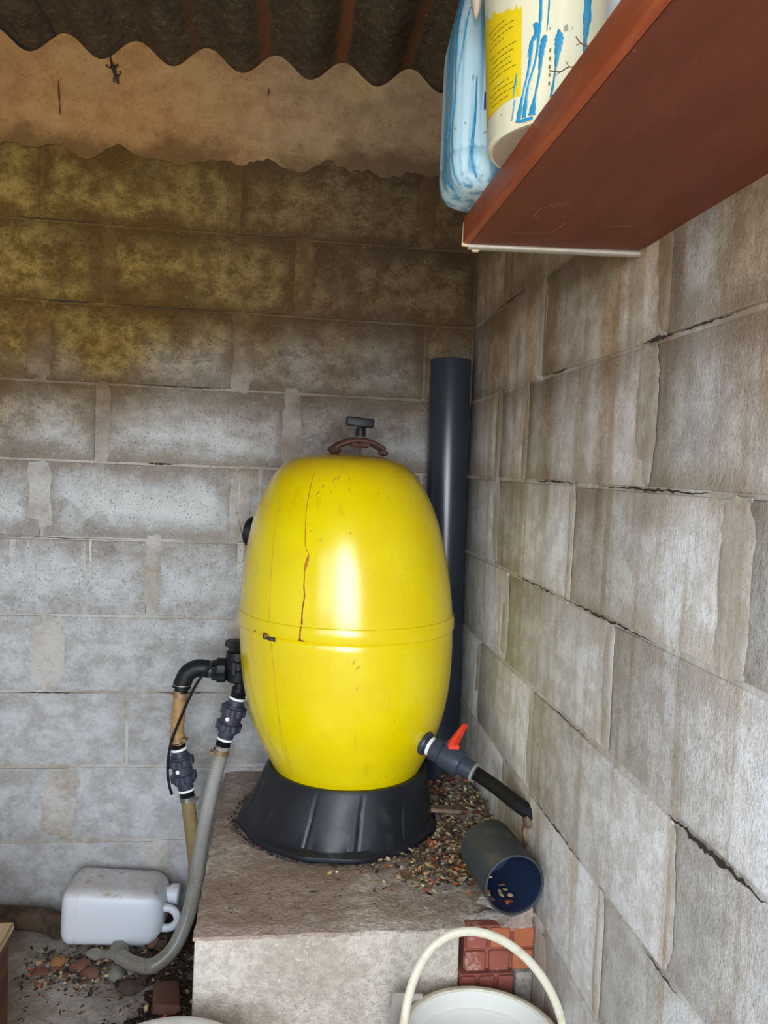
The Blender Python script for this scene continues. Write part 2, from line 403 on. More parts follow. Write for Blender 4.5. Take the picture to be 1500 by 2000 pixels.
def add_tube(bm, pts, r, n=16, sub=8, caps=True, rad=None, smooth=True, sq=(1, 1), ref=None):
    path = catmull(pts, sub) if smooth else [Vector(p) for p in pts]
    uvl = bm.loops.layers.uv.verify()
    d0 = (path[1]-path[0]).normalized()
    if ref is not None: x = (Vector(ref)-d0*Vector(ref).dot(d0)).normalized()
    else: x, _ = frame(d0)
    rings = []; L = 0; Ls = []
    for i, p in enumerate(path):
        d = (path[min(i+1, len(path)-1)]-path[max(i-1, 0)]).normalized()
        x = (x-d*x.dot(d)).normalized(); y = d.cross(x)
        if i: L += (p-path[i-1]).length
        Ls.append(L); rr = r if rad is None else rad(i/(len(path)-1))
        rings.append([bm.verts.new(p+(x*math.cos(2*PI*k/n)*sq[0]+y*math.sin(2*PI*k/n)*sq[1])*rr) for k in range(n)])
    for i in range(len(rings)-1):
        for k in range(n):
            f = bm.faces.new((rings[i][k], rings[i][(k+1) % n], rings[i+1][(k+1) % n], rings[i+1][k]))
            uv = [(Ls[i], k/n), (Ls[i], (k+1)/n), (Ls[i+1], (k+1)/n), (Ls[i+1], k/n)]
            for l, q in zip(f.loops, uv): l[uvl].uv = q
    if caps:
        bm.faces.new(rings[0][::-1]); bm.faces.new(rings[-1])
    return path

def blob(bm, c, s, seed=0, rough=.25, sub=2, flatz=False, mi=0):
    r = bmesh.ops.create_icosphere(bm, subdivisions=sub, radius=1)
    for v in r['verts']:
        k = 1+rough*noise.noise(v.co*1.6+Vector((seed*3.1, seed*1.7, seed)))
        v.co = Vector((v.co.x*s[0]*k, v.co.y*s[1]*k, v.co.z*s[2]*k))+Vector(c)
        for f in v.link_faces: f.material_index = mi

def surf_strip(bm, S, pts, widths, off=.0007, th=.0006, sub=5):
    """narrow run hugging a surface. S(theta_deg, z)-> Vector; pts (theta, z)"""
    P = catmull([(a, b, 0) for a, b in pts], sub); n = len(P); rows = []
    for i, p in enumerate(P):
        t = i/(n-1)*(len(widths)-1); k = min(int(t), len(widths)-2); wd = widths[k]+(widths[k+1]-widths[k])*(t-k)
        wd *= 1+.35*math.sin(i*2.1)*.5
        q = P[min(i+1, n-1)]-P[max(i-1, 0)]
        c = S(p.x, p.y)
        e = .05; du = (S(p.x+e, p.y)-S(p.x-e, p.y)); dv = (S(p.x, p.y+.0005)-S(p.x, p.y-.0005))
        nrm = du.cross(dv).normalized(); tg = (du*(q.x/(2*e))+dv*(q.y/.001)).normalized()
        sd = tg.cross(nrm).normalized()
        ring = []
        for a, b in ((-1, off), (-.5, off+th), (.5, off+th), (1, off)):
            ring.append(bm.verts.new(c+sd*a*wd*.5+nrm*b))
        rows.append(ring)
    for A, B in zip(rows, rows[1:]):
        for k in range(3): bm.faces.new((A[k], A[k+1], B[k+1], B[k]))

# ================================================================ SETTING
XL, YF = -2.5, -3.1                      # left wall and front wall of the shed
H = 0.205
def roof_z(x): return 2.284 + .0045*(-.65-x)*.0 - .027*math.cos(2*PI*(x+.475)/.1765)

# ---- floor
bm = bmesh.new(); nx, ny = 60, 70
grid = [[bm.verts.new((XL+(0.2-XL)*i/nx, YF+(0.2-YF)*j/ny, 0)) for j in range(ny+1)] for i in range(nx+1)]
for col in grid:
    for v in col: v.co.z = -0.004+.004*noise.noise(v.co*4)
for i in range(nx):
    for j in range(ny): bm.faces.new((grid[i][j], grid[i+1][j], grid[i+1][j+1], grid[i][j+1]))
ex = bmesh.ops.extrude_face_region(bm, geom=bm.faces[:])
for g in ex['geom']:
    if isinstance(g, bmesh.types.BMVert): g.co.z = -.12
floor = struct(obj('floor', bm, MAT['floor']))
bmesh_fix = bmesh.new(); bmesh_fix.from_mesh(floor.data); bmesh.ops.recalc_face_normals(bmesh_fix, faces=bmesh_fix.faces); bmesh_fix.to_mesh(floor.data); bmesh_fix.free()

# ---- back wall backing, with a top that follows the corrugations
def prism_xz(bm, outline, y0, y1):
    a = [bm.verts.new((x, y0, z)) for x, z in outline]; b = [bm.verts.new((x, y1, z)) for x, z in outline]
    bm.faces.new(a); bm.faces.new(b[::-1])
    for k in range(len(a)):
        k2 = (k+1) % len(a); bm.faces.new((a[k2], a[k], b[k], b[k2]))
    bmesh.ops.recalc_face_normals(bm, faces=bm.faces)
def prism_yz(bm, outline, x0, x1):
    a = [bm.verts.new((x0, y, z)) for y, z in outline]; b = [bm.verts.new((x1, y, z)) for y, z in outline]
    bm.faces.new(a); bm.faces.new(b[::-1])
    for k in range(len(a)):
        k2 = (k+1) % len(a); bm.faces.new((a[k2], a[k], b[k], b[k2]))
    bmesh.ops.recalc_face_normals(bm, faces=bm.faces)

bm = bmesh.new()
top = [(XL+(0.20-XL)*i/220, 0) for i in range(221)]
out = [(x, roof_z(x)-.008) for x, _ in top][::-1]
out += [(XL, -.1), (.20, -.1)]
prism_xz(bm, out, .0012, .18)
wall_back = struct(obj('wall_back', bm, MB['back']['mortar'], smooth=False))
bm = bmesh.new()
prism_yz(bm, [(YF, -.1), (0.0012, -.1), (0.0012, 2.262), (YF, 2.262)], .0012, .2)
wall_right = struct(obj('wall_right', bm, MB['right']['mortar'], smooth=False))
bm = bmesh.new(); add_box(bm, (XL-.08, YF/2, 1.1), (.16, -YF, 2.25))
wall_left = struct(obj('wall_left', bm, MB['right']['mortar'], smooth=False))
# front wall with the doorway behind the photographer
bm = bmesh.new()
for x0, x1, z0, z1 in ((XL, -2.2, -.05, 2.25), (0.02, .2, -.05, 2.25), (-2.2, .02, 1.92, 2.25)):
    add_box(bm, ((x0+x1)/2, YF-.08, (z0+z1)/2), (x1-x0, .16, z1-z0))
wall_front = struct(obj('wall_front', bm, MB['right']['mortar'], smooth=False))

# ---- concrete blocks, each a part of its wall
def block(parent, side, a0, a1, z0, z1):
    bm = bmesh.new(); g = .0035; proud = .0012+random.uniform(0, .0018)
    L = a1-a0-2*g-random.uniform(0, .006); hh = z1-z0-2*.0028-random.uniform(0, .003); th = .05
    add_box(bm, (0, 0, 0), (L, th, hh), bev=.003, jit=.0012, seg=2)
    # a few broken arrises
    for v in bm.verts:
        v.co += Vector((0, 0, 0.0016*noise.noise(Vector((v.co.x*9, parent_seed(a0), v.co.z*9)))))
    rot = Matrix.Rotation(random.uniform(-.004, .004), 4, 'Y')
    bmesh.ops.transform(bm, matrix=rot, verts=bm.verts)
    if side == 'right': bmesh.ops.transform(bm, matrix=Matrix.Rotation(PI/2, 4, 'Z'), verts=bm.verts)
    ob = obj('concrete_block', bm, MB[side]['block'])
    if side == 'back': ob.location = ((a0+a1)/2, -proud+th/2+.0, (z0+z1)/2)
    else: ob.location = (-proud+th/2, (a0+a1)/2, (z0+z1)/2)
    ob.parent = parent
    return ob
def parent_seed(a): return a*3.7
def patch(parent, side, a, z, wd, hh, seed):
    """mortar smeared over an upright joint, with a ragged outline"""
    bm = bmesh.new(); n = 56; rim = []; inn = []
    for k in range(n):
        t = 2*PI*k/n; cx = math.copysign(abs(math.cos(t))**.45, math.cos(t)); cz = math.copysign(abs(math.sin(t))**.45, math.sin(t))
        q = 1+.42*noise.noise(Vector((math.cos(t)*1.7, math.sin(t)*1.7, seed*2.3)))+.22*noise.noise(Vector((math.cos(t)*7, math.sin(t)*7, seed)))
        q2 = 1+.14*noise.noise(Vector((math.cos(t)*2, seed, math.sin(t)*2)))
        rim.append((cx*wd/2*q, cz*hh/2*q2)); inn.append((cx*wd/2*q*.8, cz*hh/2*q2*.93))
    def V(p, d):
        return bm.verts.new((p[0], -d, p[1])) if side == 'back' else bm.verts.new((-d, p[0], p[1]))
    A = [V(p, 0) for p in rim]; B = [V(p, .0013 if side == 'back' else .0007) for p in inn]
    for k in range(n):
        k2 = (k+1) % n; bm.faces.new((A[k], A[k2], B[k2], B[k]))
    bm.faces.new(B); bm.faces.new(A[::-1]); bmesh.ops.recalc_face_normals(bm, faces=bm.faces)
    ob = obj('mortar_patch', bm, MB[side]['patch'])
    ob.location = (a, -.0022, z) if side == 'back' else (-.0022, a, z)
    ob.parent = parent
rnd = random.Random(3)
ztop = 10*H
for c in range(10):                      # back wall: joints alternate at -0.145-0.5k and -0.483-0.5k ... as built
    z1 = ztop - c*H; z0 = z1 - H
    off = {0: -.145, 1: -.484, 2: -.136, 3: -.497, 4: -.130, 5: -.356, 6: -.12, 7: -.405, 8: -.06, 9: -.32}[c]
    js = [0.0]; j = off
    while j > XL:
        js.append(j); j -= .502
    js.append(XL)
    for a, b in zip(js[1:], js[:-1]):
        if b-a > .04: block(wall_back, 'back', a, b, z0, z1)
    for j in js[1:-1]:
        if j > -1.7 and rnd.random() < .9:
            patch(wall_back, 'back', j+rnd.uniform(-.012, .015), (z0+z1)/2+rnd.uniform(-.012, .012), rnd.uniform(.028, .062) if c < 6 else rnd.uniform(.05, .10), H*rnd.uniform(.86, 1.06), c*7+j)
right_j = {1: [-.33, -.83, -1.36], 2: [-.62, -1.15, -1.64], 3: [-.33, -.543, -1.111, -1.61], 4: [-.33, -.841, -1.357], 5: [-.459, -1.033, -1.53], 6: [-.25, -.677, -1.25], 7: [-.50, -1.055, -1.56], 8: [-.3, -.8, -1.3], 9: [-.5, -1.0, -1.5], 0: [-.5, -1.0, -1.5]}
for c in range(11):
    z1 = ztop+H - c*H; z0 = z1 - H
    js = [0.0]+(right_j[c-1] if c > 0 else [-.4, -.9, -1.4])
    if c == 0: z1 = 2.255
    while js[-1] - .5 > YF: js.append(js[-1]-.5)
    js.append(YF)
    for a, b in zip(js[1:], js[:-1]):
        if b-a > .03: block(wall_right, 'right', a, b, z0, z1)
    for j in js[1:-1]:
        if j > -1.8: patch(wall_right, 'right', j+rnd.uniform(-.01, .01), (z0+z1)/2, rnd.uniform(.03, .065), H*rnd.uniform(.85, 1.08), c*5+j)

# open cracks along bed joints
def crack(parent, side, pts, wd):
    bm = bmesh.new(); n = len(pts); rows = []
    for i, (a, z) in enumerate(pts):
        q = wd*(.62 if side == 'right' else .9)*math.sin(PI*(i+.4)/(n-.2))*(.35+1.1*rnd.random())
        P3 = lambda zz, d: bm.verts.new((a, -d+.002, zz)) if side == 'back' else bm.verts.new((-d+.002, a, zz))
        rows.append([P3(z-q, .0066), P3(z+q, .0066), P3(z, .0062)])
    for A, B in zip(rows, rows[1:]):
        bm.faces.new((A[0], A[1], B[1], B[0]))
    o = obj('crack', bm, MAT['crack'], smooth=False); o.parent = parent
def jline(a0, a1, z, n, amp):
    n = n*3; amp *= .38
    return [(a0+(a1-a0)*i/(n-1), z+rnd.uniform(-amp, amp)) for i in range(n)]
crack(wall_back, 'back', jline(-1.145, -1.02, 1.642, 7, .003), .003)
crack(wall_back, 'back', jline(-.95, -.66, 1.640, 11, .003), .0016)
crack(wall_back, 'back', jline(-.90, -.66, 1.437, 9, .003), .0015)
crack(wall_back, 'back', jline(-.87, -.80, 1.231, 5, .002), .0028)
crack(wall_back, 'back', jline(-1.2, -1.0, .612, 9, .003), .0016)
crack(wall_back, 'back', jline(-.84, -.66, .614, 9, .003), .0016)
crack(wall_back, 'back', jline(-1.24, -.9, 1.026, 10, .003), .0014)
crack(wall_back, 'back', jline(-1.24, -1.0, 1.847, 8, .003), .0016)
crack(wall_back, 'back', jline(-.7, -.5, 1.844, 8, .003), .0014)
crack(wall_right, 'right', jline(-1.085, -1.18, 1.4365, 6, .003), .005)
crack(wall_right, 'right', jline(-1.18, -1.34, 1.436, 8, .003), .002)
crack(wall_right, 'right', jline(-.70, -.78, 1.437, 5, .003), .003)
crack(wall_right, 'right', jline(-1.235, -1.45, .820, 14, .006), .0065)
crack(wall_right, 'right', jline(-.50, -.80, 1.026, 12, .004), .0028)
crack(wall_right, 'right', jline(-.80, -1.2, 1.026, 14, .004), .0028)
crack(wall_right, 'right', jline(-.60, -.86, 1.232, 12, .004), .0028)
crack(wall_right, 'right', jline(-.95, -1.3, 1.230, 12, .004), .003)
crack(wall_right, 'right', jline(-.68, -.98, .617, 12, .005), .003)
crack(wall_right, 'right', jline(-.25, -.5, 1.641, 10, .004), .003)
crack(wall_right, 'right', jline(-1.2, -1.3, .615, 5, .005), .003)
crack(wall_right, 'right', jline(-.74, -1.0, .821, 10, .005), .002)

# ---- plaster band under the roof
bm = bmesh.new()
nx = 260; nz = 12; ys = []
def lower(x):
    return 2.030+.050*noise.noise(Vector((x*4.2, 0, 1)))+.030*noise.noise(Vector((x*13, 0, 4)))+.010*noise.noise(Vector((x*60, 0, 4)))
rows = []
for i in range(nx+1):
    x = XL+(0-XL)*i/nx; zt = roof_z(x)-.002; zb = lower(x); col = []
    for j in range(nz+1):
        t = j/nz; z = zb+(zt-zb)*t
        y = -.012-.005*noise.noise(Vector((x*9, z*9, 0)))-.003*noise.noise(Vector((x*33, z*33, 2)))
        if j == 0: y = -.0042
        elif j == 1: y = y*.4-.004
        if j == nz: y -= .002
        col.append(bm.verts.new((x, y, z)))
    rows.append(col)
for A, B in zip(rows, rows[1:]):
    for j in range(nz): bm.faces.new((A[j], B[j], B[j+1], A[j+1]))
ex = bmesh.ops.extrude_edge_only(bm, edges=[e for e in bm.edges if e.is_boundary])
for g in ex['geom']:
    if isinstance(g, bmesh.types.BMVert): g.co.y = .006
plaster = obj('plaster', bm, MB['back']['plaster']); plaster.parent = wall_back
# red-brown marks on the plaster, thin crack
def ribbon(name, pts, wd, mat, parent, y=-.0185):
    bm = bmesh.new(); rows = []
    for i, (x, z) in enumerate(pts):
        q = wd*(.5+.8*rnd.random())*(1 if 0 < i < len(pts)-1 else .3)
        rows.append([bm.verts.new((x-q, y, z)), bm.verts.new((x+q, y, z))])
    for A, B in zip(rows, rows[1:]): bm.faces.new((A[0], A[1], B[1], B[0]))
    o = obj(name, bm, mat, smooth=False); o.parent = parent
ribbon('stain', [(-1.108+.006*i/8, 2.19-.0105*i) for i in range(9)], .0022, MAT['mark'], wall_back)
ribbon('stain', [(-.5815, 2.222-.005*i) for i in range(5)], .0024, MAT['mark'], wall_back)

# ---- corrugated roof, in lapped sheets
ceiling = bpy.data.objects.new('ceiling', None); C.objects.link(ceiling); ceiling['kind'] = 'structure'
def sheet(x0, x1, lift, y0=.12, y1=YF-.25):
    bm = bmesh.new(); n = int((x1-x0)/.1765*14); A = []; 
    ysn = [y0+(y1-y0)*k/14 for k in range(15)]
    for i in range(n+1):
        x = x0+(x1-x0)*i/n; z = roof_z(x)+lift
        A.append(([bm.verts.new((x, y, z+.0006*noise.noise(Vector((x*8, y*3, 0))))) for y in ysn], [bm.verts.new((x, y, z+.007)) for y in ysn]))
    for (a, b), (c_, d) in zip(A, A[1:]):
        for k in range(14):
            bm.faces.new((a[k], c_[k], c_[k+1], a[k+1])); bm.faces.new((b[k], b[k+1], d[k+1], d[k]))
        bm.faces.new((a[0], b[0], d[0], c_[0])); bm.faces.new((a[-1], c_[-1], d[-1], b[-1]))
    a, b = A[0]; c_, d = A[-1]
    for k in range(14):
        bm.faces.new((a[k], a[k+1], b[k+1], b[k])); bm.faces.new((c_[k], d[k], d[k+1], c_[k+1]))
    bmesh.ops.recalc_face_normals(bm, faces=bm.faces)
    o = obj('roof_sheet', bm, MAT['roof']); o.parent = ceiling
sheet(-1.118, -.0, 0.0); sheet(-2.10, -1.075, .0075); sheet(-2.72, -2.06, .015); sheet(-.04, .32, .0075)

bm = bmesh.new(); add_tube(bm, [(-1.117, -.015, roof_z(-1.117)-.002), (-1.116, -.10, roof_z(-1.116)-.002), (-1.119, -.2, roof_z(-1.119)-.002), (-1.117, -.6, roof_z(-1.117)-.002)], .0022, 6, 4)
o = obj('lap_gap', bm, MAT['crack']); o.parent = ceiling
# ---- cement fillet where plinth meets right wall
# ================================================================ PLINTH
plinth = thing('concrete_plinth', 'low rough concrete block plinth in the corner carrying the yellow tank', 'plinth', (-.32, -.38, 0))
def pblock(c, s, mat, name='concrete_block', bev=.006, jit=.002):
    bm = bmesh.new(); add_box(bm, (0, 0, 0), s, bev=bev, jit=jit, seg=2); 
    for v in bm.verts: v.co += Vector((0, .002*noise.noise(v.co*14), .002*noise.noise(v.co*11+Vector((3, 3, 3)))))
    o = obj(name, bm, mat); o.location = Vector(c)-Vector(plinth.location); o.parent = plinth; return o
for zc in (.292, .095):
    pblock((-.394, -.67, zc), (.490, .20, .192), MAT['plinth_face'])
    pblock((-.54, -.47+.102, zc), (.197, .39, .192), MAT['plinth_face'])
    pblock((-.54, -.088, zc), (.197, .155, .192), MAT['plinth_face'])
    pblock((-.221, -.285, zc), (.43, .55, .192), MAT['plinth_face'])
# rough top screed
bm = bmesh.new(); nx, ny = 80, 90; g = []
for i in range(nx+1):
    col = []
    for j in range(ny+1):
        x = -.6395+(.6275)*i/nx; y = -.7695+(.7625)*j/ny
        e = min(i, nx-i, j*1.0)/3; rag = .003*noise.noise(Vector((x*40, y*40, 0)))
        if i == 0: x += rag
        if j == 0: y += rag
        z = .3955+.003*noise.noise(Vector((x*11, y*11, 0)))+.0022*noise.noise(Vector((x*45, y*45, 0)))-.004*max(0, 1-e)
        wr = max(0, 1-(-x-.01)/.075)
        z += .105*wr**1.5*max(0, min(1, (-.0-y)/.2+.3)) * (1+.2*noise.noise(Vector((0, y*18, 5))))*.65   # cement swept up against the wall
        # right front corner is lower, over the bricks
        if x > -.15 and y < -.74: z -= .004
        col.append(bm.verts.new((x, y, z)))
    g.append(col)
for i in range(nx):
    for j in range(ny): bm.faces.new((g[i][j], g[i+1][j], g[i+1][j+1], g[i][j+1]))
ex = bmesh.ops.extrude_edge_only(bm, edges=[e for e in bm.edges if e.is_boundary])
for q in ex['geom']:
    if isinstance(q, bmesh.types.BMVert): q.co.z = .384
obj('screed', bm, MAT['plinth_top'], plinth)
# hollow bricks set into the right front corner
def hollow_brick(x0, x1, z0, z1, tiles):
    bm = bmesh.new(); yb = -.765
    add_box(bm, ((x0+x1)/2, yb+.09, (z0+z1)/2), (x1-x0-.003, .18, z1-z0-.003), bev=.003)
    cw = (x1-x0)/3; ch = (z1-z0)/2
    for i in range(3):
        for j in range(2):
            add_box(bm, (x0+cw*(i+.5), yb-.002, z0+ch*(j+.5)), (cw-.006, .010, ch-.006), bev=.003, jit=.001, mi=tiles[j][i])
    obj('hollow_brick', bm, None, plinth, mats=[MAT['brick'], MAT['brick_orange']])
hollow_brick(-.141, -.004, .306, .394, [[0, 0, 1], [0, 1, 1]])
hollow_brick(-.148, -.040, .214, .300, [[0, 0, 0], [0, 0, 0]])
pblock((-.02, -.68, .255), (.032, .17, .09), MAT['grey_mortar'], 'mortar_lump')
pblock((-.074, -.67, .105), (.14, .19, .2), MAT['plinth_face'])

# earth strip in the gap between plinth and floor litter
bm = bmesh.new()
for i in range(70):
    blob(bm, (rnd.uniform(-.80, -.655), rnd.uniform(-.62, -.02), .002), (rnd.uniform(.015, .045), rnd.uniform(.02, .05), rnd.uniform(.004, .012)), i, .4, 1)
tag(obj('dark_earth', bm, MAT['earth']), 'dark crumbly earth on the floor against the left side of the plinth', 'earth', kind='stuff')

# ================================================================ SAND FILTER TANK
CX, CY = -.345, -.30
prof = [(.45, .10), (.50, .15), (.518, .1675), (.548, .184), (.58, .1995), (.62, .2175), (.668, .2325), (.715, .2425), (.762, .2485), (.81, .2515), (.845, .2525), (.881, .2525),
        (.917, .2515), (.965, .2475), (1.015, .2405), (1.065, .2315), (1.113, .2195), (1.150, .207), (1.183, .192), (1.212, .176), (1.235, .159), (1.252, .140), (1.262, .120), (1.269, .09), (1.273, .05), (1.275, 0)]
def cxz(z): return -.333+(.52-z)*.038
def rad(z):
    for (z0, r0), (z1, r1) in zip(prof, prof[1:]):
        if z0 <= z <= z1: return r0+(r1-r0)*(z-z0)/(z1-z0)
    return 0
def dens(pr, k=3):
    P = catmull([(a, b, 0) for a, b in pr], k); return [(p.x, max(p.y, 0)) for p in P]
pd = dens(prof)
def radd(z):
    for (z0, r0), (z1, r1) in zip(pd, pd[1:]):
        if z0 <= z <= z1: return r0+(r1-r0)*(z-z0)/(z1-z0+1e-9)
    return 0
def S_tank(th, z, extra=0):
    a = math.radians(th); r = radd(z)+extra; return Vector((cxz(z)+r*math.cos(a), CY+r*math.sin(a), z))
tank = thing('sand_filter', 'barrel-shaped yellow pool filter tank on a black skirt base', 'filter tank', (CX, CY, .40))
def lathe_tank(name, pr, mat, n=128, close=False):
    bm = bmesh.new(); rings = []
    for z, r in pr:
        if r < 1e-5: rings.append([bm.verts.new((cxz(z), CY, z))]); continue
        rings.append([bm.verts.new((cxz(z)+r*math.cos(2*PI*k/n), CY+r*math.sin(2*PI*k/n), z)) for k in range(n)])
    for A, B in zip(rings, rings[1:]):
        for k in range(n):
            k2 = (k+1) % n
            if len(B) == 1: bm.faces.new((A[k], A[k2], B[0]))
            else: bm.faces.new((A[k], A[k2], B[k2], B[k]))
    if close: 
        for k in range(n):
            k2 = (k+1) % n; bm.faces.new((rings[-1][k], rings[-1][k2], rings[0][k2], rings[0][k]))
    bmesh.ops.recalc_face_normals(bm, faces=bm.faces)
    return obj(name, bm, mat, tank)
lathe_tank('lower_shell', [p for p in pd if p[0] < .872]+[(.874, radd(.874)-.002), (.878, radd(.878)-.006)], MAT['yellow'])
lathe_tank('upper_shell', [(.874, radd(.874)-.004), (.876, radd(.876))]+[p for p in pd if p[0] > .88], MAT['yellow'])
b0, b1 = .876, .907
lathe_tank('belt_band', [(b0-.0005, radd(b0)-.003), (b0, radd(b0)+.0030), (b0+.003, radd(b0)+.0042), (b1-.003, radd(b1)+.0038), (b1, radd(b1)+.0026), (b1+.0006, radd(b1)-.003)], MAT['yellow'])
# black skirt with creased panels and a flange
bm = bmesh.new(); n = 288; rings = []
sk = [(.400, .237), (.404, .2385), (.411, .237), (.415, .229), (.420, .2225), (.46, .211), (.50, .200), (.528, .1925), (.536, .188), (.536, .178), (.50, .172)]
for z, r in sk:
    cx = -.350+(z-.40)*.135; ring = []
    for k in range(n):
        a = 2*PI*k/n; dg = math.degrees(a)-6.5; d = abs(((dg+15) % 30)-15)
        t = max(0, min(1, (z-.418)/.02))*max(0, min(1, (.52-z)/.03))
        rr = r-.0060*max(0, 1-d/.8)*t + .0018*math.cos(math.radians(d*12))*t*-1
        if z < .416: rr += .003*math.cos(math.radians(dg*12))+.002*noise.noise(Vector((math.cos(a)*3, math.sin(a)*3, 0)))
        ring.append(bm.verts.new((cx+rr*math.cos(a), CY+rr*math.sin(a), z)))
    rings.append(ring)
for A, B in zip(rings, rings[1:]):
    for k in range(n): bm.faces.new((A[k], A[(k+1) % n], B[(k+1) % n], B[k]))
bmesh.ops.recalc_face_normals(bm, faces=bm.faces)
sko = obj('skirt_base', bm, MAT['black_skirt'], tank); sko['label'] = 'black creased plastic skirt'
# rust run
bm = bmesh.new()
surf_strip(bm, S_tank, [(-119.5, 1.226), (-119.1, 1.188), (-118.8, 1.155), (-117.3, 1.102), (-116.6, 1.075), (-113.9, 1.055)], [.0012, .0018, .0012, .0022, .0012, .0016])
surf_strip(bm, S_tank, [(-114, 1.056), (-114.4, 1.05), (-115.2, 1.036), (-115.9, 1.022)], [.001, .0065, .0075, .0015])
obj('rust_stain', bm, MAT['rust_run'], tank)
bm = bmesh.new()
surf_strip(bm, S_tank, [(-115.7, 1.03), (-115.8, .996), (-115.2, .97), (-116.0, .94), (-116.1, .911)], [.001, .0026, .0032, .003, .0042])
S_b = lambda th, z: S_tank(th, z, .0042)
surf_strip(bm, S_b, [(-116.1, .9085), (-116.5, .895), (-116.6, .880)], [.004, .003, .0036])
surf_strip(bm, S_b, [(-117.5, .8795), (-115.6, .8785), (-113.9, .8785)], [.002, .004, .001])
obj('rust_stain', bm, MAT['rust_dark'], tank)
# faint second runs and scuffs
bm = bmesh.new()
for pts, wd in (([(-139, 1.16), (-137, 1.05), (-135.5, .95), (-135, .912)], [.0006, .0018, .0010, .0024]),
                ([(-134, .868), (-132, .78), (-132, .70), (-134, .60), (-134.5, .555)], [.0022, .0014, .0018, .0012, .0008]),
                ([(-131.5, .70), (-131, .64), (-133, .57)], [.0006, .0014, .0006])):
    surf_strip(bm, S_tank, pts, wd, off=.0004, th=.0003)
for _ in range(46):
    th, z = rnd.uniform(-150, -40), rnd.choice([rnd.uniform(1.16, 1.255), rnd.uniform(1.02, 1.2), rnd.uniform(.55, 1.2)])
    L = rnd.uniform(.3, 1.6)
    surf_strip(bm, S_tank, [(th, z), (th+L*.5, z+rnd.uniform(-.004, .006)), (th+L, z+rnd.uniform(-.004, .008))], [.0005, rnd.uniform(.001, .003), .0005], off=.0004, th=.0003, sub=2)
for th, z, L in ((-111, 1.195, 1.2), (-114, 1.18, 1.6), (-104, 1.21, 1.4), (-101, 1.214, 1.2), (-91.5, .834, 1.0), (-90, .822, 1.6), (-139, 1.14, .6)):
    surf_strip(bm, S_tank, [(th, z), (th+L*.6, z+.006), (th+L*1.4, z+.010)], [.001, .0042, .001], off=.0004, th=.0003, sub=3)
obj('scuff_marks', bm, MAT['scuff'], tank)['kind'] = 'stuff'
# small black hole with the bare metal clip showing on the belt
bm = bmesh.new(); surf_strip(bm, S_tank, [(-139.6, .8715), (-137, .8715), (-131, .8705)], [.0085, .0095, .0085], off=.0008)
clip = obj('belt_clip', bm, MAT['crack'], tank)
bm = bmesh.new(); surf_strip(bm, S_tank, [(-138.6, .8725), (-137.6, .8725), (-136.6, .8722)], [.004, .0045, .004], off=.0018)
surf_strip(bm, S_tank, [(-134.2, .8708), (-133.2, .8706), (-132.2, .8704)], [.002, .0025, .002], off=.0018); obj('metal_tab', bm, MAT['steel'], clip)
bm = bmesh.new(); surf_strip(bm, S_b, [(-146, .880), (-145, .8805), (-144, .879)], [.001, .003, .001]); obj('rust_stain', bm, MAT['rust_dark'], tank)
bm = bmesh.new(); surf_strip(bm, S_b, [(-139, .8785), (-137, .8800), (-134.5, .8785)], [.002, .0055, .002]); obj('rust_stain', bm, MAT['rust_dark'], tank)
# rusted arched clamp on the crown
bm = bmesh.new(); pts = []
xc = -.334; n = 13
for i in range(n):
    t = -1+2*i/(n-1); pts.append((xc+.060*t, -.30+.012*t, 1.3065-.020*abs(t)**2.2))
add_tube(bm, pts, .011, n=10, sub=3, sq=(.72, 1.7), ref=(0, 0, 1))
blob(bm, (xc-.058, -.312, 1.282), (.015, .018, .008), 2, .4); blob(bm, (xc+.060, -.288, 1.280), (.013, .017, .007), 5, .4)
add_box(bm, (xc+.004, -.30, 1.297), (.046, .034, .012), bev=.004, jit=.002)
clampo = obj('clamp_bridge', bm, MAT['rust'], tank); clampo['label'] = 'rusty arched clamp bar'
bm = bmesh.new(); add_lathe_axis(bm, [(0, .003), (.045, .003)], (xc+.003, -.30, 1.268), (0, 0, 1), 10); obj('bolt', bm, MAT['rust'], clampo)
bm = bmesh.new(); add_lathe_axis(bm, [(0, .0125), (.0018, .0135), (.003, .0125)], (xc+.003, -.30, 1.3135), (0, 0, 1), 28); obj('washer', bm, MAT['steel'], clampo)
bm = bmesh.new(); add_lathe_axis(bm, [(0, .0112), (.004, .0122), (.018, .0118), (.021, .0105)], (xc+.003, -.30, 1.3165), (0, 0, 1), 28)
knob = obj('clamp_knob', bm, MAT['black'], tank)
bm = bmesh.new()
vs = add_box(bm, (0, 0, 0), (.066, .032, .027), bev=.0045, seg=2)
for v in bm.verts:
    t = abs(v.co.x)/.032
    if v.co.z < 0: v.co.z += .010*max(0, t-.35)
    v.co.y *= 1-.15*t
    v.co.z += -.06*v.co.x
    v.co += Vector((xc+.001, -.30, 1.3470))
obj('grip', bm, MAT['black'], knob)
# black cap of the upper side port, left rear
bm = bmesh.new()
d = Vector((-.93, .36, .12)).normalized(); p = S_tank(180-28, 1.07)
add_lathe_axis(bm, [(-.03, .022), (.012, .022), (.013, .036), (.030, .038), (.036, .034), (.040, .020), (.041, 0)], p-Vector((0, 0, 0)), d, 32); obj('port_cap', bm, MAT['black'], tank)

